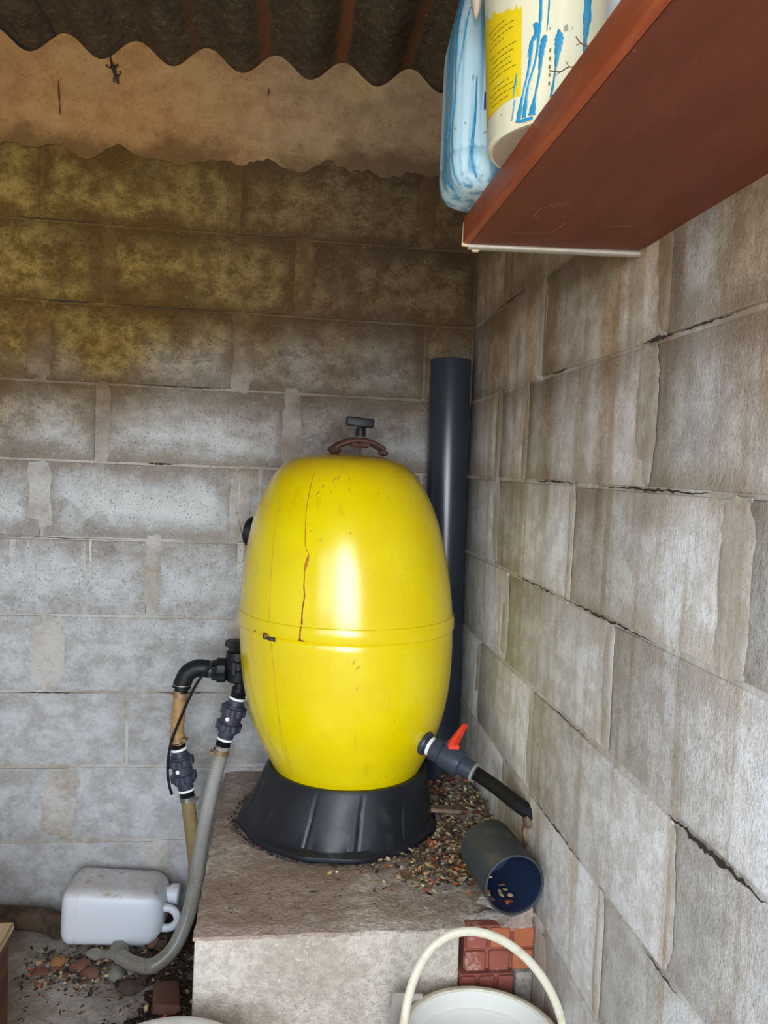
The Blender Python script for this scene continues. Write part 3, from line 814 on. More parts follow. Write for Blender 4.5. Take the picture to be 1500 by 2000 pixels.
# ================================================================ SELECTOR VALVE (left rear)
valve = thing('selector_valve', 'black plastic multiway valve on the left side of the yellow tank', 'valve', (-.60, -.22, .70))
bm = bmesh.new()
add_lathe_axis(bm, [(0, .024), (.004, .028), (.03, .030), (.034, .034), (.052, .034), (.056, .030), (.074, .029), (.076, .025)], (-.604, -.215, .705), (0, 0, 1), 24)
add_lathe_axis(bm, [(0, .022), (.06, .024)], (-.600, -.22, .735), (1, -.0, .0), 20)
obj('body', bm, MAT['black'], valve)
for k in range(6):
    bm = bmesh.new(); a = k*PI/3+.3; add_box(bm, (-.604+.0325*math.cos(a), -.215+.0325*math.sin(a), .745), (.010, .010, .034), bev=.002)
    obj('body_bolt', bm, MAT['black'], valve)
bm = bmesh.new(); add_lathe_axis(bm, [(0, .014), (.010, .015), (.012, .022), (.020, .0225), (.027, .021), (.028, 0)], (-.612, -.215, .780), (0, 0, 1), 24, flat=lambda a: 1+.08*math.cos(8*a))
add_box(bm, (-.585, -.215, .797), (.04, .02, .022), bev=.003)
obj('valve_cap', bm, MAT['black'], valve)
bm = bmesh.new(); add_lathe_axis(bm, [(0, .026), (.002, .029), (.020, .029), (.024, .025), (.034, .0225)], (-.632, -.22, .734), (-1, 0, -.02), 32, flat=lambda a: 1+.035*(1 if math.cos(10*a) > 0 else -1)); obj('union_nut', bm, MAT['black'], valve)
bm = bmesh.new(); add_lathe_axis(bm, [(0, .020), (.02, .020)], (-.655, -.22, .735), (-1, 0, .0), 24); obj('outlet', bm, MAT['pvc'], valve)
bm = bmesh.new(); add_lathe_axis(bm, [(0, .013), (.035, .013)], (-.596, -.22, .712), (-.12, 0, -1), 20)
add_lathe_axis(bm, [(0, .016), (.007, .016)], (-.600, -.22, .688), (-.12, 0, -1), 20); obj('lower_outlet', bm, MAT['black'], valve)

def screw_clamp(parent, p, d, r, mat, side):
    bm = bmesh.new(); add_lathe_axis(bm, [(-.006, r+.0005), (-.006, r+.002), (.006, r+.002), (.006, r+.0005)], p, d, 28, caps=False)
    p = Vector(p); sd = Vector(side).normalized()
    add_lathe_axis(bm, [(-.008, .0042), (.010, .0042)], p+sd*(r+.005), Vector(d).cross(sd), 10)
    return obj('hose_clamp', bm, mat, parent)
def union(parent, p0, p1, r):
    """check-valve union: two ribbed nuts, a barrel and the taped threads at both ends"""
    p0, p1 = Vector(p0), Vector(p1); d = (p1-p0).normalized(); L = (p1-p0).length
    bm = bmesh.new(); add_lathe_axis(bm, [(.0, r*.62), (.15*L, r*.64), (.151*L, r*.80), (.85*L, r*.80), (.851*L, r*.64), (L, r*.62)], p0, d, 32)
    u = obj('union_barrel', bm, MAT['pvc'], parent)
    for a, b in ((.20, .40), (.60, .80)):
        bm = bmesh.new(); add_lathe_axis(bm, [(a*L, r*.86), (a*L+.002, r*.98), (b*L-.002, r*.98), (b*L, r*.86)], p0, d, 60, flat=lambda q: 1+.05*(1 if math.cos(10*q) > -.2 else -1)); obj('union_nut', bm, MAT['pvc'], u)
    for a in (-.055, 1.0):
        bm = bmesh.new(); add_lathe_axis(bm, [(a*L, r*.60), (a*L+.001, r*.645), (a*L+.0055, r*.645), (a*L+.0065, r*.60)], p0, d, 28); obj('thread_tape', bm, MAT['tape'], u)
    for a0 in (-.20, 1.06):
        bm = bmesh.new(); pr = []
        for k in range(5): pr += [(a0*L+k*.004, r*.50), (a0*L+k*.004+.002, r*.58)]
        add_lathe_axis(bm, pr, p0, d, 24)
        obj('barbed_tail', bm, MAT['black'], u)
    f = Vector((-.35, -1, 0)); f = (f-d*f.dot(d)).normalized()
    bm = bmesh.new(); add_lathe_axis(bm, [(0, .0052), (.0012, .0050), (.0014, 0)], p0+d*L*.48+f*(r*.795), f, 16); obj('white_dot', bm, MAT['tape'], u)
    return u

# left hose line
lh = thing('olive_hose_line', 'brown clear hose with elbow and dark union dropping left of the braided hose', 'hose', (-.74, -.20, 0))
bm = bmesh.new(); add_tube(bm, [(-.672, -.22, .736), (-.700, -.22, .738), (-.722, -.22, .727), (-.734, -.22, .705), (-.738, -.22, .690)], .0215, 24, 8); obj('elbow', bm, MAT['black'], lh)
bm = bmesh.new(); add_lathe_axis(bm, [(0, .0165), (.0012, .0225), (.003, .0225), (.004, .0165), (.018, .0165)], (-.7375, -.22, .694), (-.06, 0, -1), 24); obj('elbow_seal', bm, MAT['black'], lh)
bm = bmesh.new(); add_lathe_axis(bm, [(0, .0222), (.0018, .0222)], (-.7365, -.22, .6985), (-.06, 0, -1), 28); obj('pale_ring', bm, MAT['steel'], lh)
bm = bmesh.new(); add_tube(bm, [(-.739, -.22, .682), (-.742, -.22, .640), (-.745, -.22, .595), (-.744, -.22, .560), (-.742, -.22, .548)], .0165, 20, 6); h1 = obj('short_hose', bm, MAT['hose'], lh); h1['label'] = 'amber clear hose piece'
screw_clamp(lh, (-.7395, -.22, .672), (-.06, 0, -1), .0165, MAT['brass'], (-1, -.2, 0)); screw_clamp(lh, (-.744, -.22, .563), (0, 0, -1), .0165, MAT['brass'], (1, -.3, 0))
union(lh, (-.740, -.22, .535), (-.7205, -.22, .438), .031)
bm = bmesh.new(); add_tube(bm, [(-.7165, -.22, .418), (-.711, -.22, .38), (-.704, -.22, .33), (-.698, -.215, .28), (-.694, -.20, .22), (-.700, -.18, .14), (-.716, -.14, .07), (-.722, -.10, .030), (-.726, -.07, .022)], .0170, 20, 6); h1 = obj('long_hose', bm, MAT['hose2'], lh); h1['label'] = 'olive brown hose'
screw_clamp(lh, (-.7160, -.22, .413), (.12, 0, -1), .0170, MAT['steel'], (1, -.3, 0))
cbm = bmesh.new(); add_tube(cbm, [(-.655, -.255, .748), (-.675, -.255, .742), (-.700, -.25, .705), (-.722, -.248, .655), (-.741, -.246, .605), (-.756, -.244, .56), (-.763, -.24, .50), (-.758, -.24, .455), (-.752, -.235, .430)], .0034, 8, 8)
tag(obj('black_cable', cbm, MAT['rubber']), 'thin black cable looping down across the brown hose beside the union', 'cable')

# braided hose line
bh = thing('braided_hose_line', 'grey braided hose with dark union curling to the floor beside the plinth', 'hose', (-.66, -.22, 0))
bm = bmesh.new(); add_lathe_axis(bm, [(0, .0155), (.02, .0155)], (-.5995, -.22, .690), (-.19, 0, -1), 20); obj('threaded_tail', bm, MAT['black'], bh)
union(bh, (-.6035, -.22, .662), (-.6290, -.22, .566), .0315)
bm = bmesh.new(); add_tube(bm, [(-.6335, -.22, .545), (-.640, -.22, .515), (-.655, -.222, .45), (-.669, -.225, .37), (-.680, -.228, .29), (-.689, -.232, .21), (-.705, -.245, .125), (-.735, -.27, .060), (-.780, -.285, .030), (-.825, -.27, .026), (-.865, -.245, .030)], .0178, 24, 8)
hb = obj('braided_hose', bm, MAT['braid'], bh)
screw_clamp(bh, (-.6385, -.22, .530), (-.17, 0, -1), .0178, MAT['brass'], (-1, -.2, 0))
# floor hose, earth caked
fh = bmesh.new(); add_tube(fh, [(-1.75, -.055, .034), (-1.45, -.055, .033), (-1.22, -.060, .032), (-1.10, -.075, .030), (-1.035, -.115, .028)], .029, 18, 6)
tag(obj('floor_hose', fh, MAT['dirty_hose']), 'earth-caked brown hose lying along the foot of the wall at far left', 'hose')

# ================================================================ TALL PIPE
bm = bmesh.new(); R = .0545; zt = 1.541
pc = (-.0735, -.062)
add_lathe_axis(bm, [(0, R), (.405-.398+.7, R), (zt-.402-.004, R), (zt-.402, R-.0015), (zt-.402, R-.004), (zt-.47, R-.004), (zt-.48, 0)], (pc[0]+.014, pc[1], .402), (-.0125, 0, 1), 64)
tag(obj('tall_pipe', bm, MAT['pvc_pipe']), 'tall dark grey plastic pipe standing upright in the corner behind the tank', 'pipe')

# ================================================================ DRAIN VALVE + BLACK HOSE
dv = thing('drain_valve', 'grey plastic ball valve with red handle at the tank foot on the right', 'valve', (-.13, -.45, .60))
p0 = Vector((-.176, -.445, .633)); p1 = Vector((-.075, -.520, .592)); d = (p1-p0).normalized()
bm = bmesh.new(); add_lathe_axis(bm, [(-.012, .022), (.0, .0225), (.001, .0265), (.007, .028), (.012, .0265), (.013, .019), (.020, .019)], p0, d, 36, flat=lambda a: 1+.012*math.cos(9*a)); obj('tank_flange', bm, MAT['pvc'], dv)
bm = bmesh.new(); add_lathe_axis(bm, [(.017, .018), (.018, .0215), (.025, .0215), (.026, .018)], p0, d, 30); obj('thread_tape', bm, MAT['tape'], dv)
L = (p1-p0).length
bm = bmesh.new(); add_lathe_axis(bm, [(.026, .021), (.028, .026), (.050, .0275), (.052, .0245), (.054, .0295), (.088, .0300), (.100, .0285), (.103, .0215), (L, .021)], p0, d, 40); obj('valve_body', bm, MAT['pvc'], dv)
bm = bmesh.new(); add_lathe_axis(bm, [(0, .011), (.036, .011)], p0+d*.068, Vector((0, 0, 1)), 20); obj('valve_stem', bm, MAT['pvc'], dv)
bm = bmesh.new(); q = Vector((-.1165, -.488, .644)); tip = Vector((-.100, -.522, .696))
add_tube(bm, [q-(tip-q)*.12, q+(tip-q)*.2, q+(tip-q)*.55, tip], .0125, 8, 3, rad=lambda t: .0145*(1-.50*t), sq=(1, .8))
add_box(bm, q-Vector((0, 0, .006)), (.026, .026, .014), bev=.003)
obj('red_handle', bm, MAT['red'], dv)
dh = thing('drain_hose', 'short black rubber hose from the red-handled valve into the right wall', 'hose', (-.04, -.6, .55))
bm = bmesh.new(); add_tube(bm, [p1-d*.006, p1+d*.015, (-.049, -.585, .590), (-.030, -.636, .586), (-.014, -.672, .581), (.010, -.700, .574)], .0150, 20, 8); obj('rubber_tube', bm, MAT['rubber'], dh)
bm = bmesh.new(); add_lathe_axis(bm, [(-.004, .0205), (.0, .0215), (.003, .0215), (.004, .0155)], p1, d, 28, caps=False); obj('pale_seal', bm, MAT['grey_mortar'], dh)
bm = bmesh.new()
blob(bm, (-.002, -.690, .562), (.012, .022, .014), 3, .6); blob(bm, (-.001, -.682, .535), (.009, .013, .020), 8, .7); blob(bm, (-.001, -.690, .505), (.007, .009, .016), 9, .7)
tag(obj('mortar_lump', bm, MAT['drift']), 'brown earthy crumbs stuck to the wall under the end of the black hose', 'crumbs')

# ================================================================ SHORT PIPE PIECE
sp_ = thing('pipe_offcut', 'short cut length of thick grey pipe lying open end forward beside the wall', 'pipe', (-.06, -.74, .44))
pm = Vector((-.0585, -.800, .4885)); pbk = Vector((-.069, -.655, .486)); d = (pbk-pm).normalized(); L = (pbk-pm).length+.01
bm = bmesh.new(); add_lathe_axis(bm, [(.003, .0525), (0, .0545), (.002, .0565), (L, .0565), (L, .0525), (.003, .0525)], pm, d, 64, caps=False); bmesh.ops.recalc_face_normals(bm, faces=bm.faces); obj('pipe_wall', bm, MAT['pvc_old'], sp_)
bm = bmesh.new(); add_lathe_axis(bm, [(.006, .0522), (L-.001, .0522), (L-.0005, 0)], pm, d, 64, caps=False); obj('pipe_lining', bm, MAT['pvc_in'], sp_)
bm = bmesh.new()
for i in range(26):
    a = rnd.uniform(PI*.85, PI*1.6); r = .049; t = rnd.uniform(.01, .10)
    p = pm+d*t+Vector((math.cos(a)*r, 0, math.sin(a)*r)); blob(bm, p, (rnd.uniform(.003, .008), rnd.uniform(.004, .010), .0016), i, .8, 1, mi=i % 3)
o = obj('leaf_scraps', bm, None, sp_, mats=[MAT['leaf_tan'], MAT['leaf_brown'], MAT['leaf_orange']]); o['kind'] = 'stuff'
bm = bmesh.new(); blob(bm, (-.050, -.712, .418), (.052, .048, .017), 4, .5, 3); blob(bm, (-.030, -.745, .406), (.030, .014, .009), 6, .6, 3); blob(bm, (-.085, -.742, .402), (.03, .012, .006), 7, .6, 3)
obj('mortar_bed', bm, MAT['grey_mortar'], plinth)

# ================================================================ SHELF
sh = thing('wall_shelf', 'thick brown painted board shelf high on the right wall', 'shelf', (-.12, -1.5, 1.575))
ZS0, ZS1 = 1.575, 1.610; YE = -1.022
bm = bmesh.new()
out = [(-.002, YE-.05), (-.03, YE-.006), (-.243, YE), (-.248, YE-.004), (-.248, -2.9), (-.002, -2.9)]
a = [bm.verts.new((x, y, ZS0)) for x, y in out]; b = [bm.verts.new((x, y, ZS1)) for x, y in out]
bm.faces.new(a[::-1]); bm.faces.new(b)
for k in range(len(a)): bm.faces.new((a[k], a[(k+1) % 6], b[(k+1) % 6], b[k]))
bmesh.ops.recalc_face_normals(bm, faces=bm.faces)
obj('board', bm, MAT['shelf'], sh)
bm = bmesh.new(); add_box(bm, (-.2535, (YE-2.9)/2, (ZS0+ZS1)/2+.001), (.011, -(YE+2.9)*-1, .038), bev=.0025, seg=2)
e = obj('front_edging', bm, MAT['shelf_edge'], sh); e['label'] = 'worn brown edging strip, coloured lighter as the lit face'
bm = bmesh.new(); add_box(bm, (-.2535, YE+.004, (ZS0+ZS1)/2-.002), (.010, .006, .036), bev=.0015, jit=.002); add_box(bm, (-.238, YE+.006, ZS0-.004), (.012, .008, .009), bev=.0015, jit=.001); obj('chipped_end', bm, MAT['raw_wood'], sh)
bm = bmesh.new(); add_tube(bm, [(-.250, YE+.006, 1.574), (.03, YE-.030, 1.572)], .0062, 16, 1, smooth=False)
tag(obj('metal_rod', bm, MAT['galv']), 'thin galvanised rod set in the wall under the end of the brown shelf', 'rod')
def scribe(y0, y1, x0, x1):
    return
bm = bmesh.new(); rows = []
for i in range(16):
    t = i/15; ang = t*PI*1.5; p = (-.20+.012*math.cos(ang)+.02*t, -1.16-.05*t+.015*math.sin(ang)); rows.append(p)
for (x0, y0), (x1, y1) in zip(rows, rows[1:]):
    dx, dy = x1-x0, y1-y0; l = math.hypot(dx, dy); nx_, ny_ = -dy/l*.0005, dx/l*.0005
    bm.faces.new([bm.verts.new(v) for v in ((x0+nx_, y0+ny_, ZS0-.0004), (x0-nx_, y0-ny_, ZS0-.0004), (x1-nx_, y1-ny_, ZS0-.0004), (x1+nx_, y1+ny_, ZS0-.0004))])
for x0, y0, x1, y1 in ((-.205, -1.09, -.155, -1.105), (-.155, -1.105, -.15, -1.15), (-.19, -1.20, -.17, -1.23), (-.1, -1.15, -.06, -1.16)):
    l = math.hypot(x1-x0, y1-y0); nx_, ny_ = -(y1-y0)/l*.0005, (x1-x0)/l*.0005
    bm.faces.new([bm.verts.new(v) for v in ((x0+nx_, y0+ny_, ZS0-.0004), (x0-nx_, y0-ny_, ZS0-.0004), (x1-nx_, y1-ny_, ZS0-.0004), (x1+nx_, y1+ny_, ZS0-.0004))])
obj('scratches', bm, plain('scratch', srgb(168, 112, 86), .7), sh, smooth=False)['kind'] = 'stuff'

# ================================================================ CONTAINERS ON THE SHELF
# 1 blue-stained jerrycan, rounded box section
def superS(cx, cy, hx, hy, pw):
    def f(th, z, prof_):
        a = math.radians(th); k = 1
        for (z0, k0), (z1, k1) in zip(prof_, prof_[1:]):
            if z0 <= z <= z1: k = k0+(k1-k0)*(z-z0)/(z1-z0)
        c_, s_ = math.cos(a), math.sin(a); q = (abs(c_)**pw+abs(s_)**pw)**(-1/pw)
        kx = max(.01, hx-(1-k)*hy); ky = hy*k
        return Vector((cx+c_*q*kx, cy+s_*q*ky, z))
    return f
can1p = [(1.610, .62), (1.6115, .74), (1.617, .86), (1.627, .95), (1.642, .995), (1.652, 1.0), (1.654, .985), (1.658, .985), (1.660, 1.0), (1.80, 1.0), (1.815, .985), (1.835, .93), (1.86, .86), (1.90, .74), (1.93, .55), (1.94, .3)]
F1 = superS(-.183, -1.098, .122, .075, 5.0)
S1 = lambda th, z: F1(th, z, can1p)
can1 = thing('blue_stained_jerrycan', 'white jerrycan streaked with blue at the far end of the shelf', 'jerrycan', (-.183, -1.098, 1.61))
bm = bmesh.new(); n = 96; rings = []
for z, k in can1p: rings.append([bm.verts.new(S1(360*i/n, z)) for i in range(n)])
for A, B in zip(rings, rings[1:]):
    for k in range(n): bm.faces.new((A[k], A[(k+1) % n], B[(k+1) % n], B[k]))
bm.faces.new(rings[0][::-1]); bm.faces.new(rings[-1]); obj('can_body', bm, MAT['blue_can'], can1)
bm = bmesh.new(); add_lathe_axis(bm, [(0, .022), (.015, .022), (.016, .027), (.036, .027), (.038, .024)], (-.235, -1.098, 1.935), (0, 0, 1), 32); obj('screw_cap', bm, MAT['white_plastic'], can1)
bm = bmesh.new(); add_tube(bm, [(-.19, -1.098, 1.932), (-.18, -1.098, 1.965), (-.14, -1.098, 1.97), (-.11, -1.098, 1.93)], .010, 12, 5); obj('carry_handle', bm, MAT['blue_can'], can1)
bm = bmesh.new()
for pts, wd in (([(-158, 1.90), (-150, 1.82), (-149, 1.76), (-147, 1.72), (-150, 1.69), (-148, 1.64), (-146, 1.618)], [.012, .009, .0035, .003, .005, .004, .002]),
                ([(-176, 1.88), (-172, 1.82), (-171, 1.78), (-171, 1.74)], [.014, .012, .006, .002]),
                ([(-138, 1.83), (-140, 1.79), (-146, 1.74), (-156, 1.70), (-166, 1.68)], [.001, .0022, .0016, .002, .001]),
                ([(-131, 1.74), (-131, 1.69), (-132, 1.65), (-131, 1.62)], [.0015, .0032, .0036, .002]),
                ([(-175, 1.72), (-174, 1.66), (-172, 1.63), (-160, 1.618)], [.003, .004, .003, .002])):
    surf_strip(bm, S1, pts, wd, sub=6)
obj('blue_runs', bm, MAT['blue_drip'], can1)
bm = bmesh.new(); surf_strip(bm, S1, [(-127, 1.710), (-124, 1.710), (-122, 1.710)], [.02, .02, .02]); obj('navy_label', bm, MAT['navy'], can1)

# 2 cream tub
CT = (-.191, -1.283)
ct_r = lambda z: .0965+.020*(z-1.61)/.30
S2 = lambda th, z: Vector((CT[0]+ct_r(z)*math.cos(math.radians(th)), CT[1]+ct_r(z)*math.sin(math.radians(th)), z))
tub = thing('cream_chemical_tub', 'round cream tub with a torn yellow label and blue drips on the shelf', 'tub', (CT[0], CT[1], 1.61))
bm = bmesh.new(); add_lathe_axis(bm, [(.001, .090), (.0, .0935), (.003, ct_r(1.613)), (.15, ct_r(1.76)), (.275, ct_r(1.885)), (.277, .118), (.30, .119), (.303, .10), (.304, 0)], (CT[0], CT[1], 1.61), (0, 0, 1), 96); obj('tub_body', bm, MAT['cream_can'], tub)
bm = bmesh.new(); add_lathe_axis(bm, [(0, .0905), (.0006, .0905)], (CT[0], CT[1], 1.6098), (0, 0, 1), 64); obj('tub_underside', bm, MAT['tub_under'], tub)
bm = bmesh.new(); blob(bm, (-.302, -1.243, 1.815), (.008, .012, .048), 1, .05, 3); obj('handle_lug', bm, MAT['tub_under'], tub)
def wrap_patch(S, outline_lo, outline_hi, th0, th1, n=40, off=.0006):
    bm = bmesh.new(); A = []
    for i in range(n+1):
        t = i/n; th = th0+(th1-th0)*t; zl, zh = outline_lo(t), outline_hi(t)
        c = S(th, zl); nrm = Vector((c.x-CT[0], c.y-CT[1], 0)).normalized()*off
        A.append([bm.verts.new(S(th, zl+(zh-zl)*k/6)+nrm) for k in range(7)])
    for a, b in zip(A, A[1:]):
        for k in range(6): bm.faces.new((a[k], b[k], b[k+1], a[k+1]))
    return bm
LBL0, LBL1 = -205, -144
bm = wrap_patch(S2, lambda t: 1.640+.001*math.sin(t*9), lambda t: 1.745-.035*max(0, t-.45)+.012*noise.noise(Vector((t*9, 0, 0)))+.006*noise.noise(Vector((t*40, 3, 0))), LBL0, LBL1, 60)
for v in bm.verts: pass
lab = obj('yellow_label', bm, MAT['yellow_label'], tub)
bm = bmesh.new(); lr = random.Random(5)
for r_ in range(13):
    z = 1.646+r_*.0058+(.004 if r_ > 3 else 0)+(.005 if r_ > 8 else 0); th = -178+lr.uniform(0, 6); end = -149 - (lr.uniform(0, 12) if r_ % 3 == 0 else lr.uniform(0, 3))
    while th < end:
        l = lr.uniform(1, 4.5); surf_strip(bm, S2, [(th, z), (th+l/2, z), (th+l, z)], [.0007, .0011, .0007], off=.0008, th=.0001, sub=1); th += l+lr.uniform(.3, .9)
o = obj('label_text', bm, MAT['ink'], lab); o['kind'] = 'stuff'
bm = bmesh.new()
for pts, wd in (([(-131.8, 1.76), (-131.6, 1.715), (-132.5, 1.69), (-134.5, 1.668), (-139, 1.645), (-141.5, 1.617)], [.003, .0035, .003, .0022, .0025, .006]),
                ([(-136, 1.705), (-134.5, 1.704), (-133.5, 1.697), (-137, 1.688), (-139, 1.676)], [.002, .006, .007, .004, .002]),
                ([(-128.5, 1.692), (-129, 1.688), (-130.5, 1.676), (-131.6, 1.655), (-134, 1.635), (-136, 1.617)], [.002, .007, .006, .0025, .0025, .009]),
                ([(-136.5, 1.690), (-137.0, 1.682), (-139, 1.660), (-142.5, 1.640), (-146, 1.614)], [.002, .004, .003, .0025, .007]),
                ([(-126.5, 1.76), (-126.8, 1.72), (-127.6, 1.695)], [.0018, .0018, .001]),
                ([(-120.8, 1.694), (-120.4, 1.686), (-120.8, 1.676), (-122, 1.655), (-124, 1.630)], [.002, .009, .007, .0015, .003]),
                ([(-147, 1.664), (-148, 1.655), (-149.8, 1.642)], [.0008, .0034, .001]),
                ([(-148.6, 1.638), (-149.5, 1.630), (-151, 1.618)], [.0024, .0012, .001]),
                ([(-146, 1.6145), (-141, 1.614), (-135, 1.614)], [.002, .004, .003]),
                ([(-106, 1.76), (-105.6, 1.705), (-106, 1.68), (-106, 1.65)], [.004, .008, .0035, .003])):
    surf_strip(bm, S2, pts, wd, off=.0010, sub=6)
obj('blue_drips', bm, MAT['blue_drip'], tub)
bm = bmesh.new()
for k, z in enumerate((1.676, 1.668, 1.660, 1.652, 1.644)):
    surf_strip(bm, S2, [(-125.2, z+.0018), (-125.3, z), (-125.4, z-.0018)], [.0012, .0022, .0012], off=.0009, th=.0001, sub=2)
o = obj('side_print', bm, MAT['ink'], tub); o['kind'] = 'stuff'

# 3 white drum
wc = thing('white_drum', 'plain white plastic drum on the shelf nearest the camera', 'drum', (-.159, -1.522, 1.61))
bm = bmesh.new(); add_lathe_axis(bm, [(0, .082), (.004, .089), (.02, .090), (.24, .090), (.27, .080), (.29, .05)], (-.157, -1.524, 1.61), (0, 0, 1), 72); obj('drum_body', bm, MAT['white_plastic'], wc)
bm = bmesh.new(); add_lathe_axis(bm, [(0, .045), (.004, .052), (.03, .052), (.033, .048)], (-.157, -1.524, 1.90), (0, 0, 1), 48); obj('screw_lid', bm, MAT['white_plastic'], wc)
# dry twigs
for k, (pts, lab_) in enumerate((([(-.246, -1.500, 1.6115), (-.256, -1.491, 1.616), (-.260, -1.484, 1.622), (-.262, -1.478, 1.630)], 'dry brown twig sticking out over the shelf edge, the upper one'),
                                 ([(-.248, -1.462, 1.6115), (-.258, -1.452, 1.617), (-.264, -1.446, 1.615), (-.272, -1.438, 1.619)], 'thin dry twig sticking out over the shelf edge, the lower one'))):
    bm = bmesh.new(); add_tube(bm, pts, .0006, 6, 4); add_tube(bm, [pts[1], (pts[1][0]-.003, pts[1][1]+.001, pts[1][2]+.005)], .0004, 5, 2); add_tube(bm, [pts[2], (pts[2][0]-.004, pts[2][1]-.002, pts[2][2]-.004)], .0004, 5, 2)
    tag(obj('dry_twig', bm, MAT['leaf_brown']), lab_, 'twig')

# ================================================================ WHITE JERRYCAN ON THE FLOOR
jc = thing('white_jerrycan', 'dusty white plastic jerrycan lying on its side on the floor by the wall', 'jerrycan', (-.89, -.11, 0))
# local frame: long axis A (left to right), section in the other two
def rbox_rings(bm, stations, n=64, pw=6.0):
    rings = []
    for x, hy, hz, cy, cz in stations:
        ring = []
        for i in range(n):
            a = 2*PI*i/n; c_, s_ = math.cos(a), math.sin(a); q = (abs(c_)**pw+abs(s_)**pw)**(-1/pw)
            ring.append(bm.verts.new((x, cy+c_*q*hy, cz+s_*q*hz)))
        rings.append(ring)
    for A, B in zip(rings, rings[1:]):
        for k in range(n): bm.faces.new((A[k], A[(k+1) % n], B[(k+1) % n], B[k]))
    bm.faces.new(rings[0][::-1]); bm.faces.new(rings[-1]); bmesh.ops.recalc_face_normals(bm, faces=bm.faces)
MJ = Matrix.Translation((-.897, -.108, .080)) @ Matrix.Rotation(math.radians(-4), 4, 'Z') @ Matrix.Rotation(math.radians(1.5), 4, 'Y')
bm = bmesh.new(); hy, hz = .076, .072
st = [(-.128, hy-.034, hz-.034), (-.127, hy-.026, hz-.026), (-.124, hy-.014, hz-.014), (-.116, hy-.005, hz-.005), (-.104, hy, hz), (-.090, hy, hz), (-.0885, hy-.0015, hz-.0015), (-.0865, hy-.0015, hz-.0015), (-.085, hy, hz),
      (.082, hy-.002, hz-.002), (.098, hy-.006, hz-.006), (.112, hy-.014, hz-.016), (.122, hy-.026, hz-.030), (.125, hy-.040, hz-.042)]
rbox_rings(bm, [(a, b, c_, 0, 0) for a, b, c_ in st]); bmesh.ops.transform(bm, matrix=MJ, verts=bm.verts); obj('can_body', bm, MAT['jerry'], jc)
bm = bmesh.new(); add_lathe_axis(bm, [(.118, .020), (.128, .020), (.129, .0255), (.150, .0265), (.153, .022), (.1535, 0)], (0, .018, .028), (1, 0, 0), 40, flat=lambda a: 1+.015*math.cos(20*a)); bmesh.ops.transform(bm, matrix=MJ, verts=bm.verts); obj('screw_cap', bm, MAT['jerry'], jc)
bm = bmesh.new(); add_tube(bm, [(.115, -.030, .018), (.140, -.030, .016), (.156, -.030, .002), (.158, -.030, -.018), (.142, -.030, -.034), (.112, -.030, -.036)], .0095, 14, 6, sq=(1, 1.1)); bmesh.ops.transform(bm, matrix=MJ, verts=bm.verts); obj('carry_handle', bm, MAT['jerry'], jc)
# dark case half hidden behind it
bm = bmesh.new(); add_box(bm, (0, 0, 0), (.12, .085, .05), bev=.008, seg=2, rot=Matrix.Rotation(math.radians(12), 3, 'Z')); 
for v in bm.verts: v.co += Vector((-.725, -.055, .030))
# ================================================================ BRICK FRAGMENTS, STONES
stones = [(-.875, -.205, .030, .026, .020, 'stone_grey', 'rounded grey stone touching the cut end of the braided hose'),
          (-.925, -.205, .030, .020, .014, 'stone_grey', 'flat grey-green stone in front of the white jerrycan'),
          (-.795, -.165, .018, .016, .013, 'stone_red', 'small orange-red stone right of the white jerrycan'),
          (-.955, -.245, .022, .018, .013, 'stone_red', 'rust-red stone below the lower left corner of the jerrycan'),
          (-1.015, -.225, .020, .018, .012, 'stone_ochre', 'ochre stone left of the white jerrycan'),
          (-.925, -.275, .024, .020, .012, 'stone_red', 'dark red stone lowest in the heap before the jerrycan'),
          (-.865, -.285, .020, .022, .015, 'stone_grey', 'pale angular stone under the bend of the braided hose'),
          (-.820, -.335, .028, .020, .016, 'stone_dark', 'dark brown stone below the bend of the braided hose'),
          (-.775, -.175, .020, .02, .014, 'stone_dark', 'dark stone between jerrycan cap and plinth'),
          (-1.045, -.255, .022, .016, .008, 'stone_red', 'flat pink-brown shard nearest the wooden box')]
for i, (x, y, a, b, c_, mt, lb) in enumerate(stones):
    bm = bmesh.new(); blob(bm, (0, 0, 0), (a, b, c_), i+1, .55, 2)
    o = obj('stone', bm, MAT[mt]); o.location = (x, y, c_*.78); tag(o, lb, 'stone')
bm = bmesh.new(); add_box(bm, (0, 0, 0), (.055, .11, .030), bev=.010, jit=.010, seg=2, rot=Matrix.Rotation(.15, 3, 'Z'))
for v in bm.verts: v.co += Vector((-.735, -.380, .015))+Vector((.006*noise.noise(v.co*30), .006*noise.noise(v.co*25+Vector((2, 2, 2))), .005*noise.noise(v.co*40)))
tag(obj('brick_fragment', bm, MAT['stone_red']), 'broken red brick piece on the dark earth beside the plinth', 'brick')

# ================================================================ WOODEN BOX at lower left
wb = thing('wooden_box', 'corner of a dark-sided wooden box with a pale top at the lower left edge', 'box', (-1.2, -.75, 0))
bm = bmesh.new(); add_box(bm, (-1.215, -.765, .292), (.40, .44, .016), bev=.003); obj('top_board', bm, MAT['raw_wood'], wb)
for xx in (-1.030, -1.40):
    bm = bmesh.new(); add_box(bm, (xx, -.765, .142), (.016, .42, .284), bev=.003); obj('side_board', bm, MAT['dark_wood'], wb)
for yy in (-.563, -.967):
    bm = bmesh.new(); add_box(bm, (-1.215, yy, .142), (.354, .016, .284), bev=.003); obj('end_board', bm, MAT['dark_wood'], wb)

